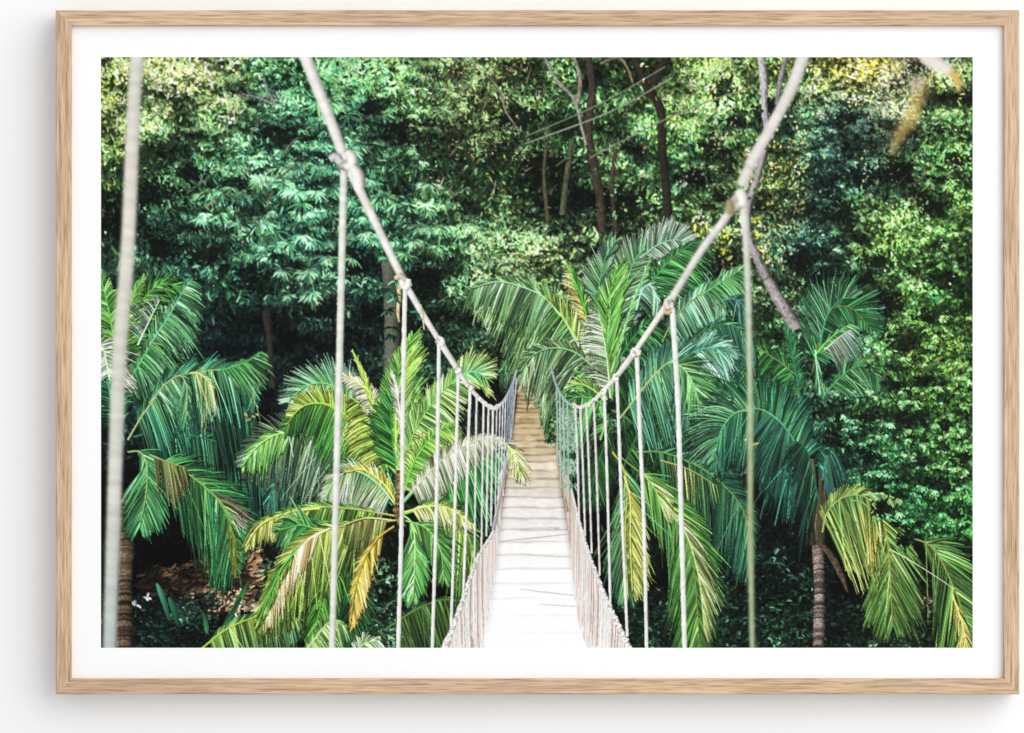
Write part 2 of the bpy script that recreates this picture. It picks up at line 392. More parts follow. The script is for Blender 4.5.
_m = (FIELD[:, 0] < 430) & (FIELD[:, 1] < 310)
FIELD[_m, 2:] *= np.array([1.06, 1.05, 0.93])
_m = (FIELD[:, 0] > 800) & (FIELD[:, 1] < 520)
FIELD[_m, 2:] *= np.array([0.98, 0.93, 1.02])
_m = (FIELD[:, 0] > 430) & (FIELD[:, 0] < 800) & (FIELD[:, 1] < 190)
FIELD[_m, 2:] *= np.array([1.0, 1.06, 1.04])
_gx, _gy = np.meshgrid(np.arange(PX0-10, PX1+14, 6), np.arange(PY0-10, PY1+14, 6))
_d = (_gx[..., None]-FIELD[:, 0])**2+((_gy[..., None]-FIELD[:, 1])*1.15)**2
_w = np.exp(-_d/(2*24.0**2))+1e-9*np.exp(-_d/(2*90.0**2))+1e-13
FGRID = ((_w[..., None]*FIELD[:, 2:]).sum(2)/_w.sum(2)[..., None])/255.0
def field(x, y):
    u = np.clip((np.asarray(x)-PX0+10)/6, 0, _gx.shape[1]-1.01); v = np.clip((np.asarray(y)-PY0+10)/6, 0, _gx.shape[0]-1.01)
    i, j = u.astype(int), v.astype(int); a, b = (u-i)[..., None], (v-j)[..., None]
    return (FGRID[j, i]*(1-a)+FGRID[j, i+1]*a)*(1-b)+(FGRID[j+1, i]*(1-a)+FGRID[j+1, i+1]*a)*b
HUE = np.random.default_rng(77)
def tone(x, y, f, white=0.0):
    """field colour at brightness f; brighter leaves lose saturation towards the sky's glare"""
    c = field(x, y); f = np.asarray(f)[..., None]
    o = c*f
    g = np.clip((f-1.7)*0.22, 0, 0.45)+np.asarray(white)[..., None]
    l = o.max(-1, keepdims=True)
    hue = HUE.normal(0, 1, o.shape[:-1])[..., None]*np.array([0.13, 0.0, -0.13])   # some leaves yellower, some bluer
    sat = np.where(np.asarray(x) > 790, 0.84, 0.88)[..., None]
    o = o*sat+(1-sat)*o.mean(-1, keepdims=True)
    o = o*(1+hue)*(1-g)+(l*np.array([0.80, 0.95, 0.86])+0.04)*g
    hi = np.clip(o.max(-1, keepdims=True)-0.62, 0, None)                     # soft shoulder instead of clipped cyan and white
    return np.clip(o*(1-0.45*hi)+hi*0.10*np.array([1.0, .9, .8]), 0, 0.93)

n1, n2, n3 = smooth_noise(62, 1), smooth_noise(27, 2), smooth_noise(11, 3)
def clump(x, y):
    """-1..1: leaf clumps seen from the side, their tops towards the sky"""
    a = n2(x, y+9)-n2(x, y-5); b = n3(x, y+4)-n3(x, y-2); c = n1(x, y)-0.5
    return 1.1*a+0.55*b+0.5*c+0.45*(n2(x, y)-0.5)

# ---- which tree of the print a leaf belongs to
FOREST = element('forest', label='dense dark forest interior filling the depths of the picture', kind='stuff')
TREES = [  # seed x, y, reach, leaf length, leaf half width, label
 (165, 95, 70, 7.0, 1.5, 'sunlit lime green tree in the upper left corner of the picture'),
 (255, 120, 62, 8.0, 1.5, 'blue green broad leaved tree beside the lime green corner tree'),
 (350, 130, 75, 9.0, 1.6, 'tall blue green tree behind the first knot of the left rope'),
 (255, 250, 80, 11.0, 1.9, 'tiered tree with glossy drooping leaves above the left palms'),
 (385, 215, 70, 9.5, 1.7, 'shaded bluish tree behind the left rope'),
 (470, 120, 70, 6.0, 1.2, 'dry yellowish twiggy tree at the upper centre'),
 (480, 230, 62, 6.5, 1.3, 'olive green bush above the feathery palm'),
 (560, 265, 42, 8.0, 1.8, 'pale young shrub in front of the brown trunks'),
 (690, 110, 75, 7.0, 1.7, 'large leaved tree with yellow green glints behind the cables'),
 (700, 215, 50, 7.0, 1.7, 'shrub with yellow flowers beside the right rope knot'),
 (850, 140, 75, 5.0, 1.2, 'dense blue green crown at the upper right'),
 (925, 100, 50, 6.0, 1.4, 'sunlit hazy crown in the upper right corner of the picture'),
 (820, 255, 62, 5.5, 1.2, 'dark teal creeper crown behind the leaning grey trunk'),
 (905, 260, 75, 5.0, 1.3, 'bright green fine leaved tree at the right edge of the picture'),
 (900, 430, 90, 6.0, 1.6, 'fresh green bush with lacy leaves hanging over the right palm fronds'),
]
TREE_ID = [element('tree_crown', label=t[5]) for t in TREES]
UNDER = element('undergrowth', label='dark glossy ground plants along the lower edge of the picture', kind='stuff')
BANK = element('earth_bank', label='sunlit brown earth bank with dry litter below the left palms')

def tree_at(x, y):
    d = np.stack([np.hypot(x-t[0], y-t[1])/t[2] for t in TREES], -1)
    d = d+0.25*(n2(x, y)-0.5)[..., None]*np.cos(np.arange(len(TREES))*2.1)
    k = d.argmin(-1); return k, d.min(-1)

# ---- base tone
_yy, _xx = np.meshgrid(PY0+(np.arange(HS)+0.5)/SS, PX0+(np.arange(WS)+0.5)/SS, indexing='ij')
INK[:] = (field(_xx, _yy)*(0.30+0.30*n3(_xx, _yy)[..., None])).reshape(-1, 3); IDS[:] = FOREST
del _xx, _yy

def scatter(n, box=(PX0-8, PY0-8, PX1+8, PY1+8), seed=0):
    r = np.random.default_rng(seed)
    return r.uniform(box[0], box[2], n).astype(np.float32), r.uniform(box[1], box[3], n).astype(np.float32), r

def foliage(n, fmul, seed, size=1.0, keep=None, lo=-9, spread=0.45, white=0.012, vary=1.35):
    x, y, r = scatter(n, seed=seed)
    c = clump(x, y); ok = c+r.normal(0, 0.25, n) > lo
    if keep is not None: ok &= keep(x, y)
    x, y, c = x[ok], y[ok], c[ok]; m = len(x)
    k, d = tree_at(x, y)
    ids = np.where((d < 1.0) & (c > -0.25), np.array(TREE_ID)[k], FOREST)
    ids = np.where(y > 470, np.where((x > 830) & (y < 545), TREE_ID[-1], UNDER), ids)
    ln = np.array([t[3] for t in TREES])[k]*size*np.exp(r.normal(0, 0.28, m)); wd = np.array([t[4] for t in TREES])[k]*size*np.exp(r.normal(0, 0.25, m))
    low = y > 470
    ang = r.uniform(0, 2*np.pi, m)
    ang = np.where(r.random(m) < 0.6, np.pi/2+r.normal(0, 0.9, m), ang)
    dx, dy = np.cos(ang), np.sin(ang)
    f = fmul*np.exp(vary*c+r.normal(0, spread, m))
    wh = np.where(r.random(m) < white, r.uniform(0.15, 0.5, m), 0)
    ca = tone(x, y, f*0.85, wh); cb = tone(x, y, f*1.1, wh)
    p0 = np.c_[x-dx*ln/2, y-dy*ln/2]; p2 = np.c_[x+dx*ln/2, y+dy*ln/2+ln*0.15]
    bend = r.normal(0, 0.14, m)
    p1 = np.c_[x-dy*ln*bend, y+dx*ln*bend]
    leaves(p0, p1, p2, wd, ca, cb, ids, shape=0, fold=0.2)

def rosettes(centres, ln, wd, fmul, seed, nleaf=9, white=0.12, arc=(-0.35, np.pi+0.35), idn=None, flat=0.75):
    """drooping whorls of leaflets, lit from above"""
    r = np.random.default_rng(seed)
    cx, cy, fm = (np.asarray(a, np.float32) for a in centres)
    P0, P1, P2, W, A, B, I = [], [], [], [], [], [], []
    rot = r.normal(0, 0.38, len(cx))
    for j in range(nleaf):
        m = len(cx)
        a = arc[0]+(arc[1]-arc[0])*(j+r.uniform(0.1, 0.9, m))/nleaf+rot
        l = ln*np.exp(r.normal(0, 0.22, m))
        dx, dy = np.cos(a), np.sin(a)*flat
        p0 = np.c_[cx, cy]; p1 = np.c_[cx+dx*l*0.55, cy+dy*l*0.5-l*0.10]; p2 = np.c_[cx+dx*l, cy+dy*l*0.9+l*0.28]
        f = fmul*fm*np.exp(r.normal(0, 0.48, m))*(1.12-0.30*np.abs(dy))
        wh = np.where(r.random(m) < white*0.6, r.uniform(0.1, 0.4, m), 0)
        P0.append(p0); P1.append(p1); P2.append(p2); W.append(wd*np.exp(r.normal(0, 0.2, m)))
        A.append(tone(cx, cy, f*0.9, wh)); B.append(tone(cx, cy, f*1.12, wh*0.7))
        k, d = tree_at(cx, cy); I.append(np.array(TREE_ID)[k] if idn is None else np.full(m, idn))
    st = lambda L: np.stack(L, 1).reshape(len(cx)*nleaf, -1)
    leaves(st(P0), st(P1), st(P2), st(W)[:, 0], st(A), st(B), st(I)[:, 0].astype(np.int16), shape=0, fold=0.2)

def domes(specs, ln, wd, seed, per=26, fm=1.0, nleaf=8, white=0.12):
    """crown tiers: each dome is a drift of whorls, bright along its top, sinking into shade below"""
    r = np.random.default_rng(seed)
    specs = sorted(specs, key=lambda s: s[1])
    for (x, y, rx, ry) in specs:
        m = int(per*rx*ry/600)+5
        u = r.uniform(-1, 1, m); v = r.uniform(0, 1, m)
        top = -ry*np.sqrt(np.clip(1-u*u, 0, 1))*r.uniform(0.55, 1.15, m)+u*rx*r.normal(0, 0.16)
        cx = x+u*rx; cy = y+top+v*ry*1.25
        f = fm*np.exp(0.55-1.85*v+r.normal(0, 0.3, m))
        o = np.argsort(-v); o = o[::-1] if False else np.argsort(v)[::-1]
        rosettes((cx[o], cy[o], f[o]), ln, wd, 1.0, int(r.integers(1e9)), nleaf=nleaf, white=white)

upper = lambda x, y: (y < 480) | (x > 830)
# distant mass: dark, then mid, then the lit leaves
foliage(42000, 0.50, 11, size=0.9, spread=0.7)
foliage(46000, 0.92, 12, size=0.66, lo=-0.3, keep=upper, spread=0.48)

# ---- trunks, branches and cables among the trees
def piece(name, pts, w, col, parent=FOREST, label=None, **k):
    i = element(name, parent, label)
    strand(pts, w, col, i, **k); return i
foliage(16000, 1.05, 13, size=0.62, lo=0.0, spread=0.48, keep=lambda x, y: upper(x, y) & ~((x > 560) & (x < 675) & (y < 235) & (n3(x, y) < 0.72)))
# ---- crowns built of tiers
foliage(34000, 1.16, 14, size=0.62, lo=0.02, keep=upper, spread=0.48)
r_ = np.random.default_rng(5)
def drift(box, n, rx, ry, seed):
    r = np.random.default_rng(seed)
    return [(r.uniform(box[0], box[2]), r.uniform(box[1], box[3]), rx*r.uniform(0.6, 1.3), ry*r.uniform(0.6, 1.3)) for _ in range(n)]
domes(drift((190, 60, 300, 160), 22, 20, 10, 21), 4.8, 0.75, 22, fm=1.0, nleaf=7, per=44)
domes(drift((315, 65, 440, 160), 26, 22, 11, 23), 5.4, 0.8, 24, fm=1.0, nleaf=7, per=44)
domes([(200, 205, 34, 14), (255, 190, 38, 16), (310, 175, 30, 14), (330, 215, 34, 14), (225, 240, 40, 15), (280, 228, 42, 16), (240, 262, 34, 12), (300, 262, 34, 14), (330, 280, 32, 13), (365, 190, 26, 12), (385, 225, 34, 13), (425, 212, 32, 12), (440, 190, 26, 10), (410, 250, 30, 11), (455, 235, 26, 10), (215, 180, 26, 10), (350, 245, 26, 10), (298, 300, 24, 9), (180, 225, 22, 10)], 6.6, 0.85, 25, per=62, fm=1.15, nleaf=9, white=0.3)
domes(drift((600, 150, 720, 220), 14, 20, 9, 27), 5.2, 1.1, 28, fm=0.95, nleaf=7)
domes([(565, 228, 14, 6), (556, 243, 24, 8), (575, 255, 24, 8), (550, 262, 26, 9), (578, 272, 24, 9), (552, 282, 22, 8), (520, 262, 24, 9), (495, 270, 24, 9)], 4.8, 1.1, 29, fm=1.05, nleaf=7, white=0.2)
domes(drift((780, 80, 965, 190), 26, 18, 16, 30), 3.4, .8, 31, per=34, fm=1.0, nleaf=6, white=0.08)
domes(drift((790, 200, 965, 330), 26, 19, 17, 32), 3.6, .85, 33, per=34, fm=1.0, nleaf=6, white=0.03)
# dark hollows between the crowns
def hollows(spots, seed, fm=0.30):
    r = np.random.default_rng(seed)
    for (hx, hy, hr) in spots:
        m = int(hr*hr*1.1); a = r.uniform(0, 6.28, m); q = np.abs(r.normal(0, 0.55, m))*hr
        x = hx+np.cos(a)*q*1.35; y = hy+np.sin(a)*q*0.8
        l = 5.0*np.exp(r.normal(0, .3, m)); b = r.uniform(0, 6.28, m); f = fm*np.exp(r.normal(-.2, .5, m))
        c = tone(x, y, f); d = np.c_[np.cos(b), np.sin(b)]*l[:, None]/2
        leaves(np.c_[x, y]-d, np.c_[x, y]+r.normal(0, .7, (m, 2)), np.c_[x, y]+d, 1.1, c, c*1.1, FOREST)
hollows([(276, 140, 15), (236, 186, 13), (150, 195, 20), (120, 225, 18), (190, 175, 11), (400, 130, 13), (372, 108, 10), (352, 262, 18), (322, 308, 16), (425, 278, 16), (470, 208, 9), (520, 118, 16), (545, 168, 20), (548, 205, 18), (582, 196, 14), (622, 205, 22), (634, 150, 10), (650, 72, 12), (722, 90, 12), (716, 150, 13), (694, 178, 12), (735, 120, 9), (820, 285, 18), (800, 262, 13), (862, 178, 14), (842, 208, 10), (898, 172, 12), (930, 205, 13), (884, 305, 14), (946, 280, 13), (905, 345, 12), (878, 262, 10), (955, 160, 10), (925, 320, 9), (640, 240, 13), (770, 108, 10), (850, 118, 8), (440, 175, 9), (492, 160, 10), (260, 285, 18), (205, 255, 12), (165, 250, 15)], 57)
domes([(255, 168, 30, 10), (300, 150, 24, 9), (390, 152, 26, 9), (520, 205, 26, 9), (880, 228, 26, 17), (915, 190, 22, 12), (935, 240, 20, 12), (950, 190, 16, 10), (830, 160, 22, 14), (815, 235, 20, 13), (890, 285, 20, 12), (940, 300, 20, 11), (855, 250, 16, 10), (690, 128, 22, 9), (735, 140, 20, 9), (650, 178, 22, 9)], 5.0, 0.95, 58, per=40, fm=1.12, nleaf=7, white=0.08)
domes([(225, 196, 22, 10), (272, 186, 24, 9), (322, 196, 20, 9), (248, 232, 26, 11), (300, 246, 24, 10), (208, 222, 18, 9), (336, 262, 20, 9), (396, 206, 20, 9), (424, 232, 18, 8), (330, 110, 18, 8), (365, 150, 18, 8), (395, 262, 16, 7), (292, 276, 22, 9), (325, 288, 18, 8)], 9.5, 1.05, 63, per=30, fm=1.3, nleaf=8, white=0.25)
def twigs(n, box, col, seed, ln=16):
    x, y, r = scatter(n, box, seed)
    for q in range(n):
        a = r.choice([-1, 1])*r.uniform(.5, 1.4); l = ln*r.uniform(.5, 1.4)
        strand([(x[q], y[q]), (x[q]+np.cos(a)*l*.5+r.normal(0, 1), y[q]-abs(np.sin(a))*l*.5), (x[q]+np.cos(a)*l, y[q]-abs(np.sin(a))*l)], [.75, .6, .35], np.asarray(col)*r.uniform(.6, 1.1), FOREST, tex=.2, seed=q)
twigs(16, (440, 70, 545, 200), c8(165, 155, 135), 59)
twigs(12, (545, 70, 740, 230), c8(120, 112, 92), 60, 22)
twigs(16, (800, 180, 970, 400), c8(140, 128, 112), 61, 18)
twigs(12, (110, 90, 300, 230), c8(150, 140, 130), 62, 14)
bk = dict(tex=0.26, wob=.05, shade=0.55, lit=(-0.7, -0.3))
piece('tree_trunk', [(588, 55), (592, 90), (588, 130), (594, 165), (600, 200), (602, 232)], [3.4, 4.0, 3.8, 4.6], c8(66, 58, 48), label='brown trunk beneath the cables', seed=3, **bk)
piece('tree_trunk', [(634, 55), (645, 85), (660, 110), (662, 150), (666, 190), (668, 235)], [3.4, 4.2, 4.2, 4.6], c8(46, 42, 34), label='dark forked trunk behind the yellow green tree', seed=4, **bk)
piece('tree_trunk', [(668, 55), (655, 80), (650, 98)], [4, 4, 5], c8(48, 40, 32), label='short dark limb leaning right', seed=5, **bk)
piece('tree_trunk', [(572, 140), (566, 180), (562, 215)], [2.2, 2.6, 3], c8(84, 88, 66), label='thin greenish stem left of the brown trunk', seed=6, **bk)
piece('tree_trunk', [(615, 150), (612, 190), (616, 235)], [2.2, 2.0, 2.4], c8(70, 60, 48), label='slim dark trunk right of the brown trunk', seed=13, **bk)
piece('tree_trunk', [(548, 130), (544, 175), (548, 225)], [1.6, 1.8, 2.0], c8(84, 80, 62), label='slim pale stem at the left of the trunks', seed=14, **bk)
piece('branch', [(545, 58), (556, 80), (574, 100), (582, 130), (586, 145)], [1.6, 1.9, 1.6, 1.3], c8(150, 145, 135), label='pale thin branch', seed=7, **bk)
piece('branch', [(574, 57), (580, 80), (577, 105)], [1.6, 2.2, 2.0], c8(140, 132, 120), label='pale upright branch', seed=8, **bk)
piece('branch', [(600, 64), (618, 58), (628, 70), (634, 88)], [1.2, 1.4, 1.0], c8(120, 110, 85), label='arched twig', seed=9, **bk)
piece('branch', [(490, 78), (500, 92), (506, 112), (520, 132)], [0.8, 0.9, 0.7], c8(150, 140, 125), label='bare twig', seed=10, **bk)
piece('branch', [(264, 78), (268, 92), (275, 104), (258, 98), (242, 94)], [0.8, 1.1, 1.0, 0.8], c8(150, 150, 160), label='bare twig', seed=11, **bk)
piece('tree_trunk', [(266, 310), (270, 345), (273, 385)], [4, 3, 2.5], c8(48, 46, 40), label='slim shaded trunk between the left palms', seed=12, **bk)
foliage(7000, 1.0, 56, size=0.62, lo=0.0, keep=lambda x, y: (x > 540) & (x < 690) & (y < 240) & (n3(x, y) > 0.36))
cab = dict(tex=0.1, shade=0.2)
piece('cable', [(525, 137), (600, 104), (665, 67)], [0.55], c8(120, 128, 110), label='upper of the close pair of thin cables', **cab)
piece('cable', [(525, 144), (610, 112), (672, 78)], [0.6], c8(150, 158, 140), label='lower of the close pair of thin cables', **cab)
piece('cable', [(590, 158), (660, 122), (710, 101), (756, 86)], [0.6], c8(135, 132, 112), label='single thin cable running up to the grey trunk', **cab)

# glints and dead bits
def flecks(n, box, cols, seed, size=3, idn=None, keep=None):
    x, y, r = scatter(n, box, seed)
    k = n3(x, y)+0.6*n2(x, y) > 0.75; x, y = x[k], y[k]
    if keep is not None: k = keep(x, y); x, y = x[k], y[k]
    m = len(x); a = r.uniform(0, 6.28, m); l = 0.75*size*np.exp(r.normal(0, 0.4, m))
    col = np.asarray(cols)[r.integers(0, len(cols), m)]*np.exp(r.normal(-0.1, 0.22, (m, 1)))
    k, d = tree_at(x, y); I = np.where(d < 1.05, np.array(TREE_ID)[k], FOREST) if idn is None else idn
    p0 = np.c_[x, y]; p2 = np.c_[x+np.cos(a)*l, y+np.sin(a)*l]
    leaves(p0, (p0+p2)/2+r.normal(0, 0.4, (m, 2)), p2, size*0.24*np.exp(r.normal(0,.2,m)), col*0.85, col, I, shape=0)
pal_sun = [c8(230, 232, 205), c8(225, 225, 140), c8(250, 250, 245), c8(205, 215, 150)]
flecks(531, (115, 60, 240, 130), pal_sun, 41, 4.5)
flecks(193, (101, 60, 130, 160), pal_sun[:2]+[c8(170, 190, 80)], 42, 3.5)
flecks(419, (430, 60, 530, 190), [c8(190, 180, 140), c8(200, 205, 150), c8(170, 120, 90)], 43, 2.6)
flecks(483, (640, 60, 800, 190), [c8(225, 230, 190), c8(215, 220, 120), c8(240, 240, 240), c8(225, 195, 140)], 44, 3.4, keep=lambda x, y: (x > 676) | (x < 645))
flecks(677, (800, 62, 930, 120), [c8(190, 205, 205), c8(235, 235, 215), c8(225, 220, 130)], 45, 3.0)
flecks(110, (818, 57, 905, 80), [c8(240, 215, 50), c8(215, 205, 80), c8(250, 244, 170)], 46, 5.0)
flecks(200, (768, 130, 806, 230), [c8(230, 225, 160), c8(215, 200, 110), c8(190, 205, 120)], 47, 3.0)
flecks(483, (860, 90, 972, 240), [c8(225, 232, 220), c8(215, 225, 140), c8(170, 205, 90)], 48, 2.8)
flecks(241, (690, 215, 770, 265), [c8(235, 220, 80), c8(240, 240, 225), c8(190, 205, 120)], 49, 4.2)
flecks(274, (470, 235, 560, 300), [c8(205, 220, 175), c8(225, 225, 170)], 50, 3.0)
flecks(145, (690, 270, 740, 310), [c8(205, 205, 165), c8(235, 225, 205)], 51, 3.6)
flecks(19, (780, 200, 960, 340), [c8(240, 225, 235)], 52, 4)

# grey leaning trunk at the right
GT = element('tree_trunk', FOREST, 'grey trunk that forks at the top and leans down to the right')
strand([(786, 55), (780, 80), (776, 105)], [2.6, 2.4, 2.0], c8(130, 128, 132), GT, seed=31, **bk)
strand([(760, 55), (763, 80), (764, 110), (766, 128)], [3.6, 3.8, 3.4, 2.6], c8(176, 174, 174), GT, seed=32, **bk)
strand([(764, 150), (756, 180), (748, 205), (747, 232), (757, 258), (770, 285), (786, 312), (803, 340)], [3.0, 3.4, 3.8, 4.2, 4.8, 5.6, 6.2, 6.4], c8(158, 150, 148), GT, seed=33, tex=0.2, wob=.06, shade=0.75, lit=(-0.7, -0.1))
foliage(700, 1.0, 55, size=1.0, keep=lambda x, y: (x > 735) & (x < 810) & (y > 110) & (y < 345))
lowb = (np.array([798., 806, 800, 792, 810]), np.array([338., 342, 332, 344, 334]), np.ones(5)*0.9)
rosettes(lowb, 8, 1.3, 1.0, 58, nleaf=9, arc=(-2.6, 3.4))

# palm stem standing behind the bright left palm
PT = element('tree_trunk', FOREST, 'smooth grey green trunk behind the third knot of the left rope')
strand([(389, 262), (392, 300), (393, 340), (392, 372)], [7.5, 8.2, 8.4, 8.4], c8(92, 96, 84), PT, seed=35, tex=0.12, shade=0.75, lit=(-0.9, 0))
strand([(396, 276), (399, 292), (398, 312), (399, 322)], [2.6, 2.0, 1.4, 1.0], c8(225, 205, 150), PT, seed=36, tex=0.3, wob=0.25)

# the crowns stand apart: each catches the sun on its upper side and falls into shadow towards its neighbours
def crowns(seed=91):
    r = np.random.default_rng(seed)
    pts = [(x+r.normal(0, 11), y+r.normal(0, 9), r.uniform(30, 50)) for y in range(70, 560, 46) for x in range(100+(y//46 % 2)*30, 990, 62)]
    step = 3
    yy, xx = np.meshgrid(PY0+(np.arange(0, HS+step, step))/SS, PX0+(np.arange(0, WS+step, step))/SS, indexing='ij')
    wx = xx+22*(n2(xx, yy)-0.5)+9*(n3(xx, yy)-0.5); wy = yy+18*(n2(yy*1.2+60, xx*0.6)-0.5)+8*(n3(yy+90, xx*.6)-0.5)
    best = np.full(xx.shape, 9.0); tb = np.zeros(xx.shape)
    for (cx, cy, cr) in pts:
        d = np.hypot((wx-cx)/cr, (wy-cy)/(cr*0.72)); k = d < best
        best[k] = d[k]; tb[k] = ((cy-wy)/(cr*0.72))[k]
    m = 1.20-0.62*np.clip(best-0.25, 0, 1)**1.3+0.20*np.clip(tb, -1, 1)
    m = np.clip(m, 0.38, 1.42)
    m = np.repeat(np.repeat(m, step, 0), step, 1)[:HS, :WS].reshape(-1, 1)
    k = IDS >= 0
    wood = np.isin(IDS, [i for i, e in enumerate(ELEMENTS) if e['name'] in ('tree_trunk', 'branch', 'cable')])
    INK[:] = np.where(wood[:, None], INK*(0.7+0.3*m), INK*m)
crowns()
soften(2)
# ---- earth bank and ground plants along the lower edge
def bank():
    x, y, r = scatter(2600, (140, 545, 262, 632), 61)
    k = (y > 566-0.22*(x-150)+8*n3(x, y)) & (y < 612-0.10*(x-150)+10*n2(x, y)) ; x, y = x[k], y[k]; m = len(x)
    f = np.exp(r.normal(-0.55, 0.55, m)+1.7*(n3(x, y)-0.5)+0.6*(x-205)/60)
    col = np.clip(c8(92, 73, 54)*f[:, None], 0, 0.85)
    a = r.normal(-0.35, 0.45, m); l = 5*np.exp(r.normal(0, 0.5, m)); d = np.c_[np.cos(a), np.sin(a)]*l[:, None]
    leaves(np.c_[x, y]-d/2, np.c_[x, y], np.c_[x, y]+d/2, l*0.14, col*0.8, col, BANK)
    flecks(120, (205, 585, 245, 612), [c8(225, 200, 165), c8(200, 165, 120)], 62, 4.0, BANK)
    flecks(60, (235, 600, 262, 632), [c8(220, 210, 190), c8(180, 150, 110)], 63, 4.0, BANK)
bank()
LEAFLIT = element('leaf_litter', label='pink brown heap of dry leaf litter at the lower right of the picture')
flecks(650, (895, 598, 930, 640), [c8(205, 165, 150), c8(150, 105, 95), c8(235, 215, 205), c8(90, 60, 55)], 64, 4.2, LEAFLIT, keep=lambda x, y: np.hypot((x-912-(620-y)*0.5)/16, (y-620)/22) < 1)
def low_plants(n, box, ln, wd, f, seed, white=0.05, idn=None):
    x, y, r = scatter(n, box, seed); o = np.argsort(y); x, y = x[o], y[o]
    m = len(x); a = -np.pi/2+r.normal(0, 1.0, m); l = ln*np.exp(r.normal(0, 0.3, m))
    dx, dy = np.cos(a), np.sin(a)
    ff = f*np.exp(1.2*clump(x, y)+r.normal(0, 0.6, m)); wh = np.where(r.random(m) < white, r.uniform(0.3, 0.7, m), 0)
    leaves(np.c_[x, y], np.c_[x+dx*l*.5, y+dy*l*.6], np.c_[x+dx*l, y+dy*l*0.7+l*0.25], wd*np.exp(r.normal(0, .25, m)), tone(x, y, ff*.8, wh), tone(x, y, ff*1.1, wh), UNDER if idn is None else idn, fold=.25)
low_plants(1500, (101, 596, 215, 655), 6, 1.2, 0.95, 65, 0.07)
low_plants(1600, (620, 590, 760, 655), 7, 1.3, .8, 66, 0.03)
low_plants(1800, (700, 530, 830, 655), 8, 1.2, .9, 67, 0.035)
low_plants(1300, (820, 600, 972, 655), 7, 1.2, .8, 68, 0.03)
low_plants(1000, (330, 610, 450, 655), 7, 1.4, 1.5, 69, 0.05)
low_plants(1000, (262, 560, 400, 640), 7, 1.2, 1.5, 70, 0.08)
for (x, y, dx, dy, w, c) in [(163, 601, 12, 36, 3.0, c8(45, 95, 80)), (174, 612, 10, 30, 3.2, c8(30, 70, 55)), (240, 596, 14, -26, 3, c8(40, 100, 60)), (205, 622, -4, -22, 2.5, c8(40, 90, 60)), (232, 612, 18, -30, 3, c8(28, 70, 45))]:
    leaves([(x-dx*.5, y-dy*.5)], [(x+2, y)], [(x+dx*.5, y+dy*.5)], w, c*1.5, c*.8, UNDER)
flecks(60, (128, 594, 150, 606), [c8(245, 250, 250), c8(220, 235, 240)], 71, 5, UNDER)

PALMS = {}
def palm(key, label): PALMS[key] = element('palm_tree', label=label)
def FR(key, pts, left, right, cols, lab=None, **k):
    if key == 'B': cols = tuple(np.clip(c*np.array([1.12, 1.14, 1.1]), 0, .98) for c in cols)
    i = element('frond', PALMS[key], lab)
    frond(i, pts, left, right, cols, seed=len(ELEMENTS), **k)
def TR(key, pts, w, col, lab=None, rings=3.4, **k):
    i = element('trunk', PALMS[key], lab)
    strand(pts, w, col, i, rings=rings, tex=0.8, shade=0.6, lit=(-0.8, 0), wob=0.08, seed=len(ELEMENTS)); return i
G = lambda a, b: (c8(*a), c8(*b))
teal = G((52, 120, 98), (34, 92, 84)); dteal = G((26, 70, 62), (18, 50, 50)); blue = G((70, 140, 135), (50, 112, 118))
green = G((72, 140, 66), (54, 116, 58)); lime = G((120, 180, 66), (160, 200, 90)); yel = G((200, 200, 70), (222, 212, 104))
dgreen = G((36, 84, 46), (26, 64, 40)); pale = G((170, 200, 170), (205, 220, 200)); grey = G((90, 100, 88), (128, 122, 124))
olive = G((84, 112, 46), (104, 120, 52)); hang = dict(droop=0.18)

# -- left palm, half hidden by the near rope
palm('A', 'blue green palm at the left edge of the picture behind the near rope')
TR('A', [(125, 500), (126, 560), (124, 652)], [8, 7, 8], c8(120, 100, 78), rings=3)
FR('A', [(124, 440), (112, 400), (104, 360), (99, 320)], (26, .8, .5, 0), (26, .8, .5, 0), teal)
FR('A', [(126, 400), (140, 372), (158, 362), (172, 372), (180, 392)], (22, .6, .4, .3), (44, .3, .3, 1.0), dgreen, droop=.2)
FR('A', [(122, 372), (140, 352), (155, 350), (168, 362)], (14, .7, .6, 0), (30, .4, .2, 1.0), G((60, 110, 80), (44, 84, 72)))
FR('A', [(118, 385), (128, 340), (140, 305), (160, 285), (182, 287)], (26, .7, .7, -.2), (30, .7, .8, .1), green, w=1.1)
FR('A', [(122, 360), (126, 325), (134, 296), (144, 276)], (14, .5, .9, 0), (16, .6, .9, 0), G((90, 160, 74), (110, 170, 90)))
FR('A', [(130, 380), (148, 350), (163, 325), (178, 306), (188, 310), (192, 330)], (20, .6, .8, 0), (28, .55, .5, .8), G((66, 140, 92), (90, 150, 120)), w=1.0)
FR('A', [(150, 345), (168, 318), (184, 290), (192, 280)], (9, .7, .7, 0), (26, .6, .5, .7), G((84, 150, 116), (60, 120, 100)))
FR('A', [(138, 345), (150, 320), (160, 300)], (26, .9, .35, 0), None, G((176, 196, 186), (120, 156, 140)), n=12, w=.8)
FR('A', [(116, 350), (110, 315), (103, 285), (98, 270)], (18, .7, .7, 0), (18, .7, .7, 0), G((80, 150, 70), (110, 170, 90)))
FR('A', [(110, 380), (104, 350), (98, 340)], (20, .7, .3, .6), (26, .7, .3, .8), pale, n=26)
FR('A', [(134, 437), (158, 431), (190, 435), (220, 443), (252, 456), (275, 472), (297, 500)], (10, .7, .6, 0), (50, .35, .15, 1.0), G((34, 88, 76), (24, 66, 66)), n=90, w=1.1, **hang)
FR('A', [(205, 418), (225, 408), (245, 408), (256, 418)], None, (46, .3, .1, 1.0), dteal, n=40, **hang)
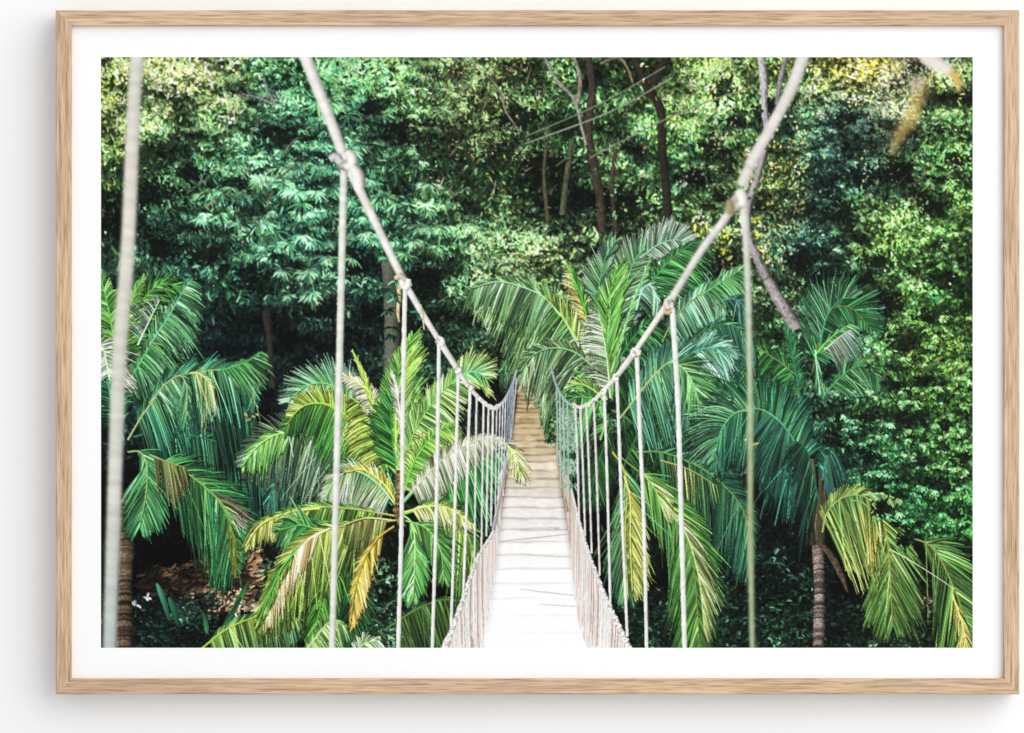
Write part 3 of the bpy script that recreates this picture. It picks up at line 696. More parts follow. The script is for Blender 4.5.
FR('A', [(128, 440), (145, 412), (168, 385), (185, 375), (215, 370), (238, 372), (250, 384), (255, 404)], (22, .55, .9, -.15), (42, .3, .15, 1.0), G((66, 136, 110), (40, 104, 104)), n=80, w=1.15, stemcol=c8(190, 205, 140), droop=.16)
FR('A', [(218, 371), (236, 366), (250, 360), (262, 352)], (8, .6, .9, 0), (24, .7, .8, .5), G((60, 130, 84), (70, 120, 84)), n=30)
FR('A', [(150, 403), (166, 384), (180, 376), (187, 388), (186, 418)], (9, .5, .8, .2), (28, .5, .4, .9), G((96, 156, 120), (60, 128, 104)), n=44, stemcol=c8(170, 200, 150))
FR('A', [(190, 373), (200, 374), (215, 388)], (6, .5, .6, 0), (34, .4, .3, 1), G((150, 180, 110), (110, 150, 110)), n=24, **hang)
flecks(160, (205, 400, 262, 422), [c8(150, 165, 100), c8(205, 205, 170), c8(70, 90, 55)], 72, 5.5, PALMS['A'], keep=lambda x, y: np.abs(y-404-(x-205)*.22) < 5)
FR('A', [(142, 457), (174, 466), (198, 481), (218, 500), (230, 525), (234, 566)], (30, .75, .75, -.05), (60, .45, .45, .75), G((60, 130, 84), (34, 100, 74)), n=84, w=1.25, stemcol=c8(150, 190, 110), tipcol=None, droop=.1)
FR('A', [(205, 487), (222, 503), (233, 520)], (26, .7, .8, .15), None, G((90, 130, 80), (150, 125, 120)), n=20)
FR('A', [(226, 512), (233, 535), (236, 572)], (9, .4, .8, .4), (14, .4, .8, .5), olive, n=40)
FR('A', [(128, 452), (140, 452), (147, 466), (146, 495), (140, 526)], (30, .75, .6, .35), (34, .75, .55, .5), G((74, 148, 108), (44, 112, 82)), n=64, w=1.2, stemcol=c8(160, 205, 130), droop=.1)
FR('A', [(150, 455), (168, 462), (186, 468)], None, (26, .4, .3, 1), G((110, 128, 74), (120, 112, 80)), n=18, w=.8)

# -- bright palm left of the bridge
palm('B', 'bright yellow green palm standing left of the bridge')
TR('B', [(413, 560), (416, 590), (418, 620), (420, 652)], [4.2, 5.2, 5.4, 6], c8(120, 104, 104), rings=3)
FR('B', [(384, 630), (412, 612), (440, 600), (462, 603), (474, 615)], (8, .5, .7, .2), (46, .35, .2, 1), G((54, 84, 40), (44, 70, 34)), n=60, **hang)
FR('B', [(200, 650), (225, 630), (252, 618), (276, 614), (300, 620)], (10, .6, .7, 0), (44, .4, .1, 1), G((110, 140, 60), (50, 96, 84)), n=60, **hang)
FR('B', [(330, 560), (352, 585), (352, 640)], (24, .7, .6, .2), (24, .7, .6, .2), dgreen, n=40)
FR('B', [(350, 530), (338, 560), (322, 600), (312, 652)], (22, .6, .5, .3), (24, .6, .5, .4), G((66, 120, 44), (46, 90, 40)), n=60)
FR('B', [(300, 660), (314, 640), (330, 622), (346, 626)], (12, .6, .7, 0), (30, .5, .3, .8), G((120, 160, 100), (60, 110, 70)), n=36)
FR('B', [(352, 665), (362, 645), (378, 640)], (14, .7, .8, 0), (24, .7, .6, .3), G((120, 160, 110), (200, 215, 200)), n=24)
FR('B', [(380, 512), (350, 500), (320, 498), (296, 512), (280, 532)], (34, .4, .2, .9), (10, .5, .7, 0), dgreen, n=60, **hang)
FR('B', [(392, 505), (360, 470), (330, 458), (300, 468), (282, 500)], (40, .3, .2, 1), (16, .6, .7, 0), G((44, 104, 70), (30, 80, 66)), n=64, **hang)
FR('B', [(330, 470), (310, 462), (286, 470), (272, 490), (268, 512)], (30, .4, .3, .8), (14, .6, .6, 0), G((44, 92, 92), (34, 76, 84)), n=50, **hang)
FR('B', [(362, 482), (348, 464), (330, 448), (306, 435), (282, 433), (260, 444), (243, 464)], (44, .35, .15, .95), (26, .65, .75, -.25), G((92, 128, 96), (76, 96, 86)), n=84, w=.95, stemcol=c8(120, 170, 70), droop=.1)
FR('B', [(300, 434), (278, 434), (258, 446), (243, 465)], (20, .5, .5, .7), (10, .6, .7, 0), G((120, 190, 104), (90, 160, 90)), n=40, w=1.1)
FR('B', [(395, 492), (383, 462), (366, 425), (348, 398), (328, 384), (306, 386), (288, 402)], (26, .35, .3, .9), (34, .6, .7, -.35), G((90, 156, 120), (120, 176, 168)), n=84, droop=.05)
FR('B', [(393, 492), (380, 466), (362, 438), (345, 418), (326, 405), (304, 407), (286, 425)], (36, .3, .25, .9), (22, .7, .5, -.3), G((66, 128, 62), (44, 100, 56)), n=84, stemcol=c8(190, 205, 90), droop=.1)
FR('B', [(372, 452), (352, 422), (330, 405), (306, 405), (290, 418)], None, (20, .75, .5, -.3), G((120, 172, 66), (184, 198, 92)), n=60, droop=.0)
FR('B', [(388, 470), (378, 440), (364, 410), (352, 398)], (24, .5, .5, .6), (9, .6, .7, 0), G((110, 150, 60), (175, 195, 80)), n=40)
FR('B', [(387, 450), (378, 412), (369, 393), (354, 380), (338, 373)], (12, .5, .6, .3), (14, .7, .6, -.2), G((214, 214, 130), (240, 236, 200)), n=44, w=1.1)
FR('B', [(384, 440), (372, 402), (362, 372), (353, 352)], (9, .3, 1, 0), (11, .3, 1, 0), G((120, 170, 66), (190, 206, 96)), n=44, w=1.3, droop=0)
FR('B', [(399, 496), (396, 450), (394, 410), (399, 370), (412, 336)], (22, .7, .75, -.1), (40, .62, .8, -.1), G((74, 146, 66), (112, 176, 84)), n=96, w=1.1, stemcol=c8(140, 190, 90), droop=0.03)
FR('B', [(398, 480), (393, 445), (391, 415), (394, 390)], (24, .75, .6, .0), None, G((40, 96, 52), (54, 116, 60)), n=70, w=1.0, droop=.03)
FR('B', [(396, 452), (396, 415), (401, 380), (414, 345)], None, (30, .6, .8, -.15), G((150, 190, 76), (122, 186, 90)), n=44, droop=0)
FR('B', [(404, 440), (398, 400), (392, 372)], (14, .4, .9, -.2), (10, .4, .9, 0), G((200, 200, 190), (230, 225, 215)), n=22, w=.7)
FR('B', [(402, 494), (408, 450), (422, 418), (442, 393), (460, 374), (476, 362)], (22, .6, .7, -.2), (26, .65, .4, .5), G((100, 164, 90), (140, 190, 110)), n=84, droop=.1, stemcol=c8(170, 205, 110))
FR('B', [(452, 384), (464, 374), (476, 372), (486, 378)], (24, .8, .8, -.2), (24, .8, .7, .2), G((84, 160, 124), (150, 185, 100)), n=40, droop=.06)
FR('B', [(400, 500), (408, 470), (424, 448), (446, 438), (460, 446)], (16, .7, .6, 0), (34, .5, .5, .7), G((110, 166, 66), (176, 206, 96)), n=80, droop=.22)
FR('B', [(404, 492), (414, 462), (436, 432), (456, 425)], (12, .7, .5, 0), (30, .6, .5, .6), G((80, 140, 60), (150, 190, 90)), n=70, droop=.25)
FR('B', [(404, 502), (422, 484), (446, 470), (474, 460), (502, 452)], (8, .5, .8, 0), (56, .35, .2, .95), G((60, 130, 84), (40, 104, 76)), n=80, w=1.3, droop=.08)
FR('B', [(404, 500), (424, 478), (444, 458), (464, 446), (484, 439), (504, 440)], (11, .7, .4, -.4), (22, .4, .1, .9), G((212, 218, 186), (124, 132, 116)), n=74, w=.9, droop=.05, stemcol=c8(225, 228, 190))
FR('B', [(404, 514), (430, 507), (452, 512), (468, 535), (476, 568)], (14, .6, .6, .0), (56, .35, .25, .95), G((96, 130, 56), (60, 96, 44)), n=80, w=1.2, droop=.08)
FR('B', [(404, 512), (430, 506), (452, 510), (474, 526)], (7, .4, .8, 0), (12, .4, .5, .7), G((170, 190, 84), (206, 206, 140)), n=50)
FR('B', [(398, 508), (380, 486), (360, 472), (342, 474), (328, 492), (324, 512)], (30, .4, .3, .8), (14, .7, .6, 0), G((120, 168, 120), (196, 206, 180)), n=54, w=.8, droop=.12)
FR('B', [(398, 506), (384, 484), (364, 470), (346, 472)], None, (13, .6, .7, -.1), yel, n=34, w=1.2)
FR('B', [(396, 516), (362, 510), (330, 507), (302, 509), (276, 516), (254, 527), (242, 548)], (24, .4, .3, .85), (12, .5, .8, 0), G((92, 136, 60), (60, 108, 62)), n=84, droop=.12, stemcol=c8(200, 200, 120))
FR('B', [(320, 508), (290, 512), (262, 524), (246, 545)], (16, .35, .4, .8), (6, .4, .8, 0), G((196, 196, 80), (160, 170, 90)), n=40)
FR('B', [(340, 520), (318, 528), (300, 525), (280, 530)], (26, .8, .5, .1), (26, .8, .5, .1), G((60, 130, 74), (84, 156, 110)), n=34)
FR('B', [(396, 520), (364, 524), (332, 528), (310, 537), (290, 554), (272, 582), (256, 622)], (52, .45, .35, .8), (14, .5, .85, 0), G((140, 158, 72), (96, 128, 58)), n=100, w=1.2, stemcol=c8(214, 206, 120), droop=.08)
FR('B', [(330, 528), (308, 540), (288, 562), (274, 594), (266, 622)], (28, .25, .5, .8), None, G((226, 206, 150), (210, 176, 120)), n=50, w=1.2, droop=.05)
FR('B', [(300, 546), (282, 568), (268, 598), (258, 624)], (12, .2, .9, .6), (16, .45, .9, .2), G((66, 140, 70), (120, 150, 60)), n=54, w=1.2)
FR('B', [(392, 520), (366, 518), (346, 524)], (30, .4, .2, 1), (5, .4, .7, 0), G((150, 150, 90), (96, 116, 56)), n=40, droop=.2)
FR('B', [(402, 514), (412, 524), (415, 550), (413, 598)], (22, .6, .65, .4), (26, .6, .6, .45), G((110, 176, 104), (62, 132, 84)), n=60, w=1.1, droop=.1)
FR('B', [(404, 520), (426, 528), (440, 548), (444, 580)], (22, .6, .6, .3), (20, .5, .5, .7), G((84, 140, 80), (60, 112, 60)), n=44, droop=.15)
FR('B', [(394, 526), (378, 538), (364, 560), (355, 590), (350, 624)], (22, .5, .55, .55), (9, .45, .9, .1), G((222, 190, 50), (210, 160, 84)), lab='golden yellow dying frond', n=74, w=1.2, stemcol=c8(226, 196, 90), droop=.08)
TRB = TR('B', [(399, 470), (400, 495), (398, 512), (404, 528)], [2.5, 4, 5, 3.5], c8(150, 128, 84), 'fibrous crown base of the palm', rings=2.2)

# -- feathery palm right of the bridge
palm('C', 'large feathery palm right of the bridge')
FR('C', [(604, 400), (618, 372), (640, 352), (665, 345), (690, 350)], (20, .6, .6, 0), (40, .4, .3, .9), dgreen, n=60)
FR('C', [(604, 400), (590, 380), (566, 376), (548, 384)], (30, .5, .4, .7), (12, .6, .6, 0), G((60, 120, 64), (44, 92, 60)), n=60)
FR('C', [(602, 395), (584, 366), (560, 350), (536, 345), (515, 352), (500, 372)], (34, .4, .5, .7), (12, .6, .6, 0), G((70, 120, 84), (60, 104, 84)), n=70, w=.9)
FR('C', [(612, 395), (616, 340), (624, 292), (636, 258), (654, 245), (674, 240)], (34, .75, .75, -.2), (20, .6, .6, .2), G((80, 140, 108), (140, 170, 150)), n=90, w=.85, droop=.0)
FR('C', [(640, 258), (656, 246), (674, 240), (690, 244)], (22, .85, .55, -.2), (12, .5, .5, .5), G((104, 146, 126), (170, 196, 176)), n=46, w=.7, droop=0)
FR('C', [(640, 310), (650, 286), (668, 262), (690, 245), (704, 240)], (12, .6, .7, 0), (34, .7, .6, .25), G((52, 110, 70), (44, 96, 66)), n=70, w=.9)
FR('C', [(610, 398), (604, 340), (598, 300), (604, 262), (616, 240)], (28, .8, .7, -.1), (24, .7, .8, -.1), G((70, 128, 98), (120, 160, 140)), n=80, w=.8, droop=.02)
FR('C', [(612, 380), (600, 345), (586, 318), (580, 300)], (24, .75, .5, -.1), (20, .6, .7, 0), G((120, 160, 130), (200, 214, 196)), n=50, w=.8)
FR('C', [(606, 400), (592, 368), (578, 345), (563, 318), (547, 300), (525, 289), (499, 283), (470, 290)], (54, .6, .25, .75), (20, .7, .8, -.3), G((84, 152, 84), (134, 184, 126)), n=110, w=.95, stem=2.0, stemcol=c8(200, 214, 190), droop=.16)
FR('C', [(560, 316), (545, 298), (522, 287), (498, 282), (472, 288)], (30, .5, .4, .8), (10, .5, .8, -.2), G((120, 170, 130), (96, 150, 104)), n=60, w=.9)
FR('C', [(586, 355), (572, 332), (558, 312), (546, 299)], None, (26, .7, .85, -.2), G((130, 180, 80), (170, 205, 110)), n=36, w=1)
FR('C', [(588, 330), (583, 306), (578, 288), (568, 264)], (16, .6, .8, 0), (10, .45, .9, .1), G((206, 190, 90), (214, 196, 120)), n=34, w=.8)
FR('C', [(588, 325), (582, 300), (574, 280), (566, 262)], (8, .3, 1, 0), (12, .32, 1, 0), G((66, 136, 58), (96, 160, 70)), n=44, w=1.4, droop=0)
FR('C', [(612, 400), (609, 365), (606, 335), (608, 300), (618, 268)], (20, .6, .7, -.1), (40, .55, .95, -.2), G((76, 150, 70), (104, 172, 84)), n=100, w=1.15, droop=.0, stemcol=c8(120, 170, 80))
FR('C', [(610, 398), (607, 362), (602, 330), (598, 310)], (26, .75, .5, .15), None, G((150, 190, 150), (196, 214, 190)), n=44, w=.8)
FR('C', [(620, 345), (630, 310), (642, 280), (650, 258)], (8, .35, .95, 0), (12, .35, .95, .1), G((96, 168, 110), (120, 180, 130)), n=44, w=1.3)
FR('C', [(636, 310), (642, 290), (650, 286), (657, 300), (656, 316)], (6, .5, .7, 0), (18, .4, .5, .8), G((130, 184, 170), (84, 148, 130)), n=30)
FR('C', [(618, 360), (635, 335), (652, 318)], (14, .6, .7, 0), (30, .5, .5, .6), G((40, 96, 60), (32, 78, 56)), n=50)
FR('C', [(600, 440), (604, 420), (590, 396), (572, 388), (558, 398)], (24, .45, .4, .7), (10, .5, .7, 0), G((96, 160, 90), (70, 134, 84)), n=54)
FR('C', [(606, 404), (596, 392), (580, 384), (566, 388)], None, (12, .6, .7, -.1), G((130, 180, 90), (150, 190, 110)), n=24)
FR('C', [(612, 420), (606, 440), (596, 470), (590, 500)], (24, .6, .5, .3), (26, .6, .5, .5), dgreen, n=50)
FR('C', [(612, 410), (628, 420), (640, 442), (644, 470)], (24, .5, .5, .5), (24, .5, .5, .6), G((50, 96, 62), (36, 76, 56)), n=50)
FR('C', [(606, 420), (590, 412), (574, 418), (562, 436), (556, 460)], (40, .4, .3, .8), (12, .6, .7, 0), G((56, 108, 66), (40, 84, 60)), n=56)
FR('C', [(604, 405), (590, 398), (574, 398), (560, 410)], (36, .4, .2, .9), (10, .6, .7, 0), G((70, 130, 70), (50, 104, 66)), n=56)
# frond hanging over the far end of the bridge is drawn after the bridge

# -- shaded palm between the rope hangers on the right
palm('D', 'blue green palm with broad hanging fronds behind the right hand hangers')
FR('D', [(622, 470), (640, 430), (660, 405), (690, 400)], (20, .6, .6, 0), (40, .4, .3, .8), dgreen, n=60)
FR('D', [(700, 440), (680, 425), (660, 422), (640, 440)], (34, .4, .3, .8), (14, .6, .6, 0), dgreen, n=50)
FR('D', [(770, 420), (752, 395), (735, 385), (715, 380), (698, 386)], (30, .4, .4, .6), (22, .75, .6, -.2), G((44, 100, 66), (60, 116, 84)), n=64, w=.8)
FR('D', [(800, 405), (790, 372), (770, 356), (752, 343), (735, 332)], (40, .55, .4, .6), (16, .6, .7, 0), G((44, 104, 60), (36, 90, 58)), n=74, stemcol=c8(120, 140, 80))
FR('D', [(662, 342), (672, 322), (686, 306), (706, 291), (719, 296), (721, 324)], (14, .6, .8, -.1), (32, .35, .3, .9), G((110, 164, 140), (70, 136, 130)), n=64, w=1.0, stemcol=c8(130, 170, 100), droop=.1)
FR('D', [(700, 296), (712, 288), (728, 278), (742, 268)], (16, .7, .8, 0), (20, .7, .6, .4), G((70, 136, 90), (90, 150, 110)), n=36)
FR('D', [(722, 300), (736, 300), (748, 312)], (10, .6, .7, 0), (30, .5, .5, .5), G((50, 100, 110), (40, 90, 100)), n=30, w=.8)
FR('D', [(672, 366), (690, 342), (708, 329), (726, 325), (744, 333), (756, 352)], (12, .5, .8, 0), (36, .35, .35, .8), G((50, 112, 104), (36, 84, 84)), n=70, stemcol=c8(84, 120, 60))
FR('D', [(676, 364), (694, 352), (712, 348), (730, 356)], (24, .6, .8, 0), (26, .6, .6, .3), G((70, 140, 130), (120, 180, 180)), n=44, w=1.2)
FR('D', [(620, 418), (640, 392), (656, 373), (671, 362), (681, 374), (690, 412)], (26, .75, .8, -.1), (50, .35, .1, .95), G((84, 152, 128), (56, 120, 122)), n=84, w=1.25, stemcol=c8(190, 210, 140), droop=.08)
FR('D', [(668, 362), (680, 366), (692, 382), (700, 410)], (34, .75, .6, .1), (20, .4, .6, .6), G((96, 160, 110), (60, 124, 80)), n=46, w=1)
FR('D', [(636, 452), (660, 452), (682, 459), (704, 470), (722, 484), (738, 502), (747, 524), (751, 562)], (18, .65, .75, -.05), (56, .4, .2, .9), G((44, 100, 82), (28, 76, 72)), n=104, w=1.15, stemcol=c8(120, 160, 90), droop=.08)
FR('D', [(660, 460), (690, 470), (716, 486)], None, (40, .35, .2, .9), G((120, 120, 60), (40, 84, 60)), n=10, w=.9)
FR('D', [(810, 480), (803, 458), (792, 438), (778, 420), (762, 410), (745, 409), (731, 415), (718, 432), (713, 460)], (48, .25, .1, 1.0), (34, .8, .35, .05), G((54, 124, 104), (34, 92, 92)), n=120, w=1.15, stemcol=c8(120, 180, 130), droop=.08)
FR('D', [(805, 470), (796, 446), (782, 425), (766, 412)], (56, .15, .05, 1.0), None, G((44, 110, 110), (30, 84, 90)), n=60, w=1.1, droop=.06)
FR('D', [(752, 410), (735, 413), (722, 428), (715, 452)], None, (36, .8, .3, -.05), G((70, 140, 110), (110, 170, 140)), n=34, w=.75)
flecks(40, (735, 438, 755, 452), [c8(200, 190, 70)], 73, 3, PALMS['D'])

# -- frond pair hanging low beside the bridge
palm('E', 'yellowing low palm fronds hanging beside the right hand net')
FR('E', [(618, 455), (650, 482), (672, 508), (684, 533), (694, 573), (700, 660)], (40, .6, .8, .15), (54, .55, .75, .25), G((84, 140, 66), (58, 110, 54)), n=100, w=1.25, stemcol=c8(120, 160, 80), droop=.08)
FR('E', [(660, 495), (684, 530), (698, 575), (704, 630)], (30, .5, .9, .1), None, G((150, 176, 110), (120, 130, 80)), n=36, w=.8)
FR('E', [(612, 452), (622, 466), (627, 490), (625, 530), (628, 598)], (34, .6, .7, .3), (40, .5, .6, .5), G((96, 140, 84), (60, 118, 96)), n=80, w=1.2, stemcol=c8(200, 200, 90), droop=.08)
FR('E', [(624, 476), (630, 500), (630, 540), (632, 590)], (32, .6, .7, .3), (8, .4, .8, .4), G((178, 184, 84), (150, 164, 78)), lab='frond half turned yellow', n=56, w=1.15, droop=.08)
FR('E', [(640, 470), (655, 490), (664, 515)], (20, .6, .8, .1), None, G((120, 160, 90), (170, 190, 120)), n=24)

# -- right palm with the ringed trunk
palm('F', 'palm with a ringed grey trunk at the right of the picture')
TR('F', [(815, 500), (817, 540), (819, 590), (818, 652)], [4.5, 5.6, 5.4, 6.2], c8(168, 150, 142), rings=4.2)
PET = element('petiole', PALMS['F'], 'bundle of brown leaf stalks above the trunk')
for q, (x0, x1) in enumerate([(806, 813), (812, 816), (820, 818), (826, 820), (803, 812)]):
    strand([(x0, 455+q*4), ((x0+x1)/2+1, 500), (x1, 545)], [1.4, 2.4, 3.4], c8(96, 88, 64)*[.9, 1.1, .8, .7, .6][q], PET, tex=.2, seed=300+q)
strand([(822, 545), (832, 558), (842, 578), (847, 592)], [2.2, 3.2, 2.8, .6], c8(84, 70, 58), PET, tex=.3, seed=310)
strand([(803, 505), (810, 498), (816, 500)], [1.2, 2, 1.5], c8(130, 112, 84), PET, tex=.3, seed=311)
FR('F', [(818, 500), (812, 470), (806, 450), (795, 440)], (44, .2, .1, 1), None, dteal, n=40, **hang)
FR('F', [(822, 480), (826, 455), (834, 440)], (10, .5, .5, 0), (44, .2, .1, 1), G((40, 96, 100), (30, 80, 90)), n=30, w=.9, **hang)
FR('F', [(800, 400), (795, 370), (790, 345), (784, 325)], (10, .4, .9, 0), (16, .5, .9, 0), G((34, 92, 70), (44, 104, 84)), n=50, w=1.4)
FR('F', [(812, 372), (818, 340), (824, 318), (836, 307), (852, 309), (871, 330)], (36, .7, .7, -.25), (18, .5, .4, .7), G((38, 98, 66), (50, 108, 88)), n=84, w=.85, stemcol=c8(130, 130, 60), droop=.02)
FR('F', [(818, 352), (826, 318), (840, 300), (856, 298)], (26, .8, .6, -.2), None, G((56, 112, 92), (78, 130, 112)), n=44, w=.7, droop=0)
FR('F', [(814, 356), (830, 338), (850, 324)], (8, .4, .9, 0), (28, .5, .6, .5), G((84, 160, 84), (70, 120, 110)), n=40, w=1.1)
FR('F', [(824, 350), (838, 338), (850, 330)], None, (26, .5, .3, .7), G((150, 168, 160), (84, 120, 108)), n=16, w=.7)
FR('F', [(815, 350), (816, 365), (820, 394)], (14, .5, .6, .6), (10, .3, .6, .8), G((120, 190, 160), (70, 140, 110)), n=24, w=1.2)
FR('F', [(826, 392), (846, 372), (864, 366), (880, 380)], (14, .6, .7, 0), (24, .5, .5, .5), G((54, 110, 74), (70, 124, 96)), n=40, w=.7)
FR('F', [(906, 536), (932, 548), (952, 585), (965, 622), (972, 660)], (44, .65, .75, .1), (60, .55, .7, .35), G((78, 122, 64), (64, 104, 48)), n=84, w=1.1, stemcol=c8(150, 160, 84), droop=.08)
FR('F', [(952, 595), (962, 625), (968, 655)], (14, .5, .8, .2), (24, .4, .7, .5), G((190, 180, 90), (120, 130, 56)), n=34, w=1)
FR('F', [(866, 498), (884, 528), (889, 565), (892, 624)], (46, .6, .75, .2), (48, .55, .7, .35), G((98, 140, 70), (70, 112, 54)), n=84, w=1.15, stemcol=c8(170, 176, 80), droop=.06)
FR('F', [(822, 532), (826, 514), (838, 500), (853, 495), (868, 499), (880, 516)], (14, .6, .8, 0), (64, .3, .25, 1), G((92, 136, 76), (122, 146, 66)), n=70, w=1.2, stemcol=c8(176, 190, 110), droop=.06)
FR('F', [(850, 500), (864, 504), (876, 520)], None, (48, .25, .3, 1), G((96, 130, 66), (180, 172, 78)), n=24, w=1.1, droop=.05)
FR('F', [(862, 495), (880, 494), (900, 500)], (5, .4, .8, 0), (10, .5, .8, .2), G((110, 160, 104), (120, 170, 110)), n=30)

# lacy bush hanging in front of the right palm, at the right edge
domes([(890, 362, 24, 10), (925, 350, 26, 10), (955, 372, 22, 10), (860, 400, 26, 10), (905, 398, 28, 11), (940, 405, 26, 10), (965, 400, 14, 10), (840, 425, 20, 9), (880, 428, 28, 10), (920, 436, 28, 10), (955, 440, 22, 10), (848, 446, 22, 9), (895, 460, 28, 10), (935, 468, 26, 10), (965, 475, 18, 9), (905, 490, 26, 9), (945, 498, 26, 9), (925, 518, 28, 9), (955, 528, 20, 9), (900, 522, 20, 8), (880, 478, 16, 8), (965, 350, 16, 9), (930, 330, 22, 9), (960, 320, 20, 9), (905, 325, 18, 8)], 4.2, 1.0, 81, per=44, fm=1.15, nleaf=7, white=0.06)

hollows([(834, 442, 9), (868, 457, 8), (908, 418, 8), (962, 458, 8), (882, 508, 9), (942, 486, 8), (920, 462, 7), (892, 386, 8), (946, 424, 7), (870, 418, 7), (925, 380, 8), (905, 540, 8), (955, 515, 6)], 82, 0.32)
domes([(852, 432, 14, 8), (898, 404, 14, 7), (936, 392, 16, 8), (960, 384, 12, 8), (912, 446, 16, 8), (944, 454, 14, 7), (882, 474, 15, 7), (922, 496, 16, 7), (960, 500, 12, 7), (932, 526, 14, 7), (880, 440, 12, 7)], 3.8, 0.85, 83, per=40, fm=1.35, nleaf=6, white=0.06)

r0 = np.random.default_rng(84)
rosettes((r0.uniform(384, 396, 9), r0.uniform(262, 350, 9), r0.uniform(.9, 1.5, 9)), 7, .9, 1.2, 85, nleaf=7)
# ---------------------------------------------------------------- the rope bridge of the picture
BR = element('rope_bridge', label='sunlit plank footbridge hung from pale ropes, running into the forest')
DECK = element('plank_deck', BR, 'plank deck, tan in the shade at the far end and glaring white near by')
def lerp(y, ys, xs): return np.interp(y, ys, xs)
DY = [366, 375, 400, 440, 490, 540, 590, 655]
DL = [517, 519, 517, 512, 505, 498, 492, 481]; DR = [548, 550, 553, 556, 561, 569, 577, 590]
def deck():
    r = np.random.default_rng(91)
    n = int((655-366)*SS*1.4)
    y = np.linspace(366, 655, n)
    m = 420
    s = np.linspace(0, 1, m)
    yy = np.repeat(y[:, None], m, 1); xl = lerp(y, DY, DL)[:, None]; xr = lerp(y, DY, DR)[:, None]
    xx = xl+(xr-xl)*s
    tone_y = [366, 372, 392, 410, 430, 450, 465, 480, 500, 520, 545, 575, 655]
    tr = np.interp(y, tone_y, [124, 148, 166, 180, 186, 202, 218, 222, 230, 240, 250, 255, 255])
    tg = np.interp(y, tone_y, [108, 130, 144, 156, 162, 182, 203, 208, 222, 234, 247, 254, 255])
    tb = np.interp(y, tone_y, [80, 96, 106, 116, 124, 148, 178, 182, 212, 230, 244, 253, 254])
    C = np.stack([tr, tg, tb], -1)[:, None, :]/255*np.ones((1, m, 1))
    # planks: rows ever closer together with distance
    edges = [372]
    step = 2.4
    while edges[-1] < 655: edges.append(edges[-1]+step); step *= 1.062
    edges = np.array(edges)
    wav = (xx-530)*0.012*r.normal(0, 1, 64)[(yy/9).astype(int) % 64]*0.5+0.35*(n1(PX0+(xx*2) % 800, yy)-0.5)
    k = np.searchsorted(edges, yy+wav)-1; k = np.clip(k, 0, len(edges)-2)
    fr = (yy+wav-edges[k])/(edges[k+1]-edges[k])
    pk = r.normal(0, 1, len(edges)); pk2 = r.normal(0, 1, len(edges))
    fade = np.interp(yy, [366, 480, 520, 570], [1.0, 0.65, 0.35, 0.12])
    br = 1+0.085*fade*pk[k]+0.10*fade*(n3(PX0+(xx*2.2+k*37) % 800, PY0+(yy*5.0) % 560)-0.5)*2
    gw = np.clip(np.interp(yy, [370, 500, 655], [0.24, 0.10, 0.05])*(0.55+0.9*n3(xx*1.3, yy+k*11)), 0, 1)
    gap = np.exp(-(np.minimum(fr, 1-fr)/gw)**2)*(0.15+0.85*np.clip(n2(PX0+(xx*2+k*53) % 800, yy)*3-0.9, 0, 1))
    br = br*(1-gap*np.interp(yy, [366, 440, 500, 545, 590, 640], [0.34, 0.40, 0.30, 0.20, 0.10, 0.03]))
    ed = np.minimum(s, 1-s)[None, :]
    br = br*(1-0.30*np.exp(-(ed/0.05)**2)*np.interp(yy, [400, 560, 655], [1, .5, .0]))
    C = C*br[..., None]
    # cast light patches at the shaded far end
    sun = np.clip((n3(PX0+(xx*1.3) % 800, PY0+(yy*3.0) % 560)-0.58)*4, 0, 1)*np.interp(yy, [380, 395, 430, 470, 488], [0, .7, .6, 1, 0])
    sun = sun*0.55
    C = C*(1-sun[..., None])+c8(236, 218, 182)*sun[..., None]
    C = np.clip(C*np.exp(r.normal(0, 0.012, (n, m, 1))), 0, 1.0)
    put(xx.ravel(), yy.ravel(), C.reshape(-1, 3).astype(np.float32), DECK)
deck()
for (x0, y0, x1, y1, c) in [(500, 541, 567, 534, .80), (520, 554, 570, 557, .90), (520, 589, 575, 595, .90), (540, 604, 577, 606, .94), (502, 529, 560, 527, .90), (554, 528, 560, 529, .76), (505, 517, 560, 519, .90)]:
    strand([(x0, y0), ((x0+x1)/2, (y0+y1)/2+.3), (x1, y1)], [.2, .5, .3], c8(250, 244, 238)*c, DECK, tex=.05)
def net(name, label, outer, inner, seed, far_top=None):
    """the low side net: upright cords between the deck edge and the thick foot rope"""
    i = element(name, BR, label)
    r = np.random.default_rng(seed)
    O, I = spline(outer, 1100), spline(inner, 1100)
    m = 240; s = np.linspace(0, 1, m)
    X = O[:, None, 0]*(1-s)+I[:, None, 0]*s; Y = O[:, None, 1]*(1-s)+I[:, None, 1]*s
    v = np.clip((Y-480)/165, 0, 1)
    C = c8(206, 184, 168)*(1-v[..., None])+c8(255, 247, 243)*v[..., None]
    # cords run straight down, their shaded sides pinkish brown
    cord = np.clip(np.cos(2*np.pi*(X/3.1+0.2*np.sin(Y/37)+0.15*np.sin(Y/11)))-0.25, 0, 1)
    rx = r.random(260); sh = rx[np.clip(((X-430)/0.9).astype(int), 0, 259)]
    C = C*(1-(0.13*cord+0.16*(sh > 0.7)*np.clip(v+.3, 0, 1)*(n2(X*2, Y) > .42))[..., None]*np.array([0.8, 1.0, 1.1]))
    put(X.ravel(), Y.ravel(), np.clip(C, 0, 1).reshape(-1, 3).astype(np.float32), i)
    return i, O
netL, OL = net('side_net', 'pale corded side net along the left edge of the deck', [(511, 440), (505, 462), (499.5, 480), (495, 526), (477, 559), (461, 605), (443, 652)], [(513, 440), (508, 462), (505, 480), (501, 515), (497, 550), (490, 600), (482, 652)], 5)
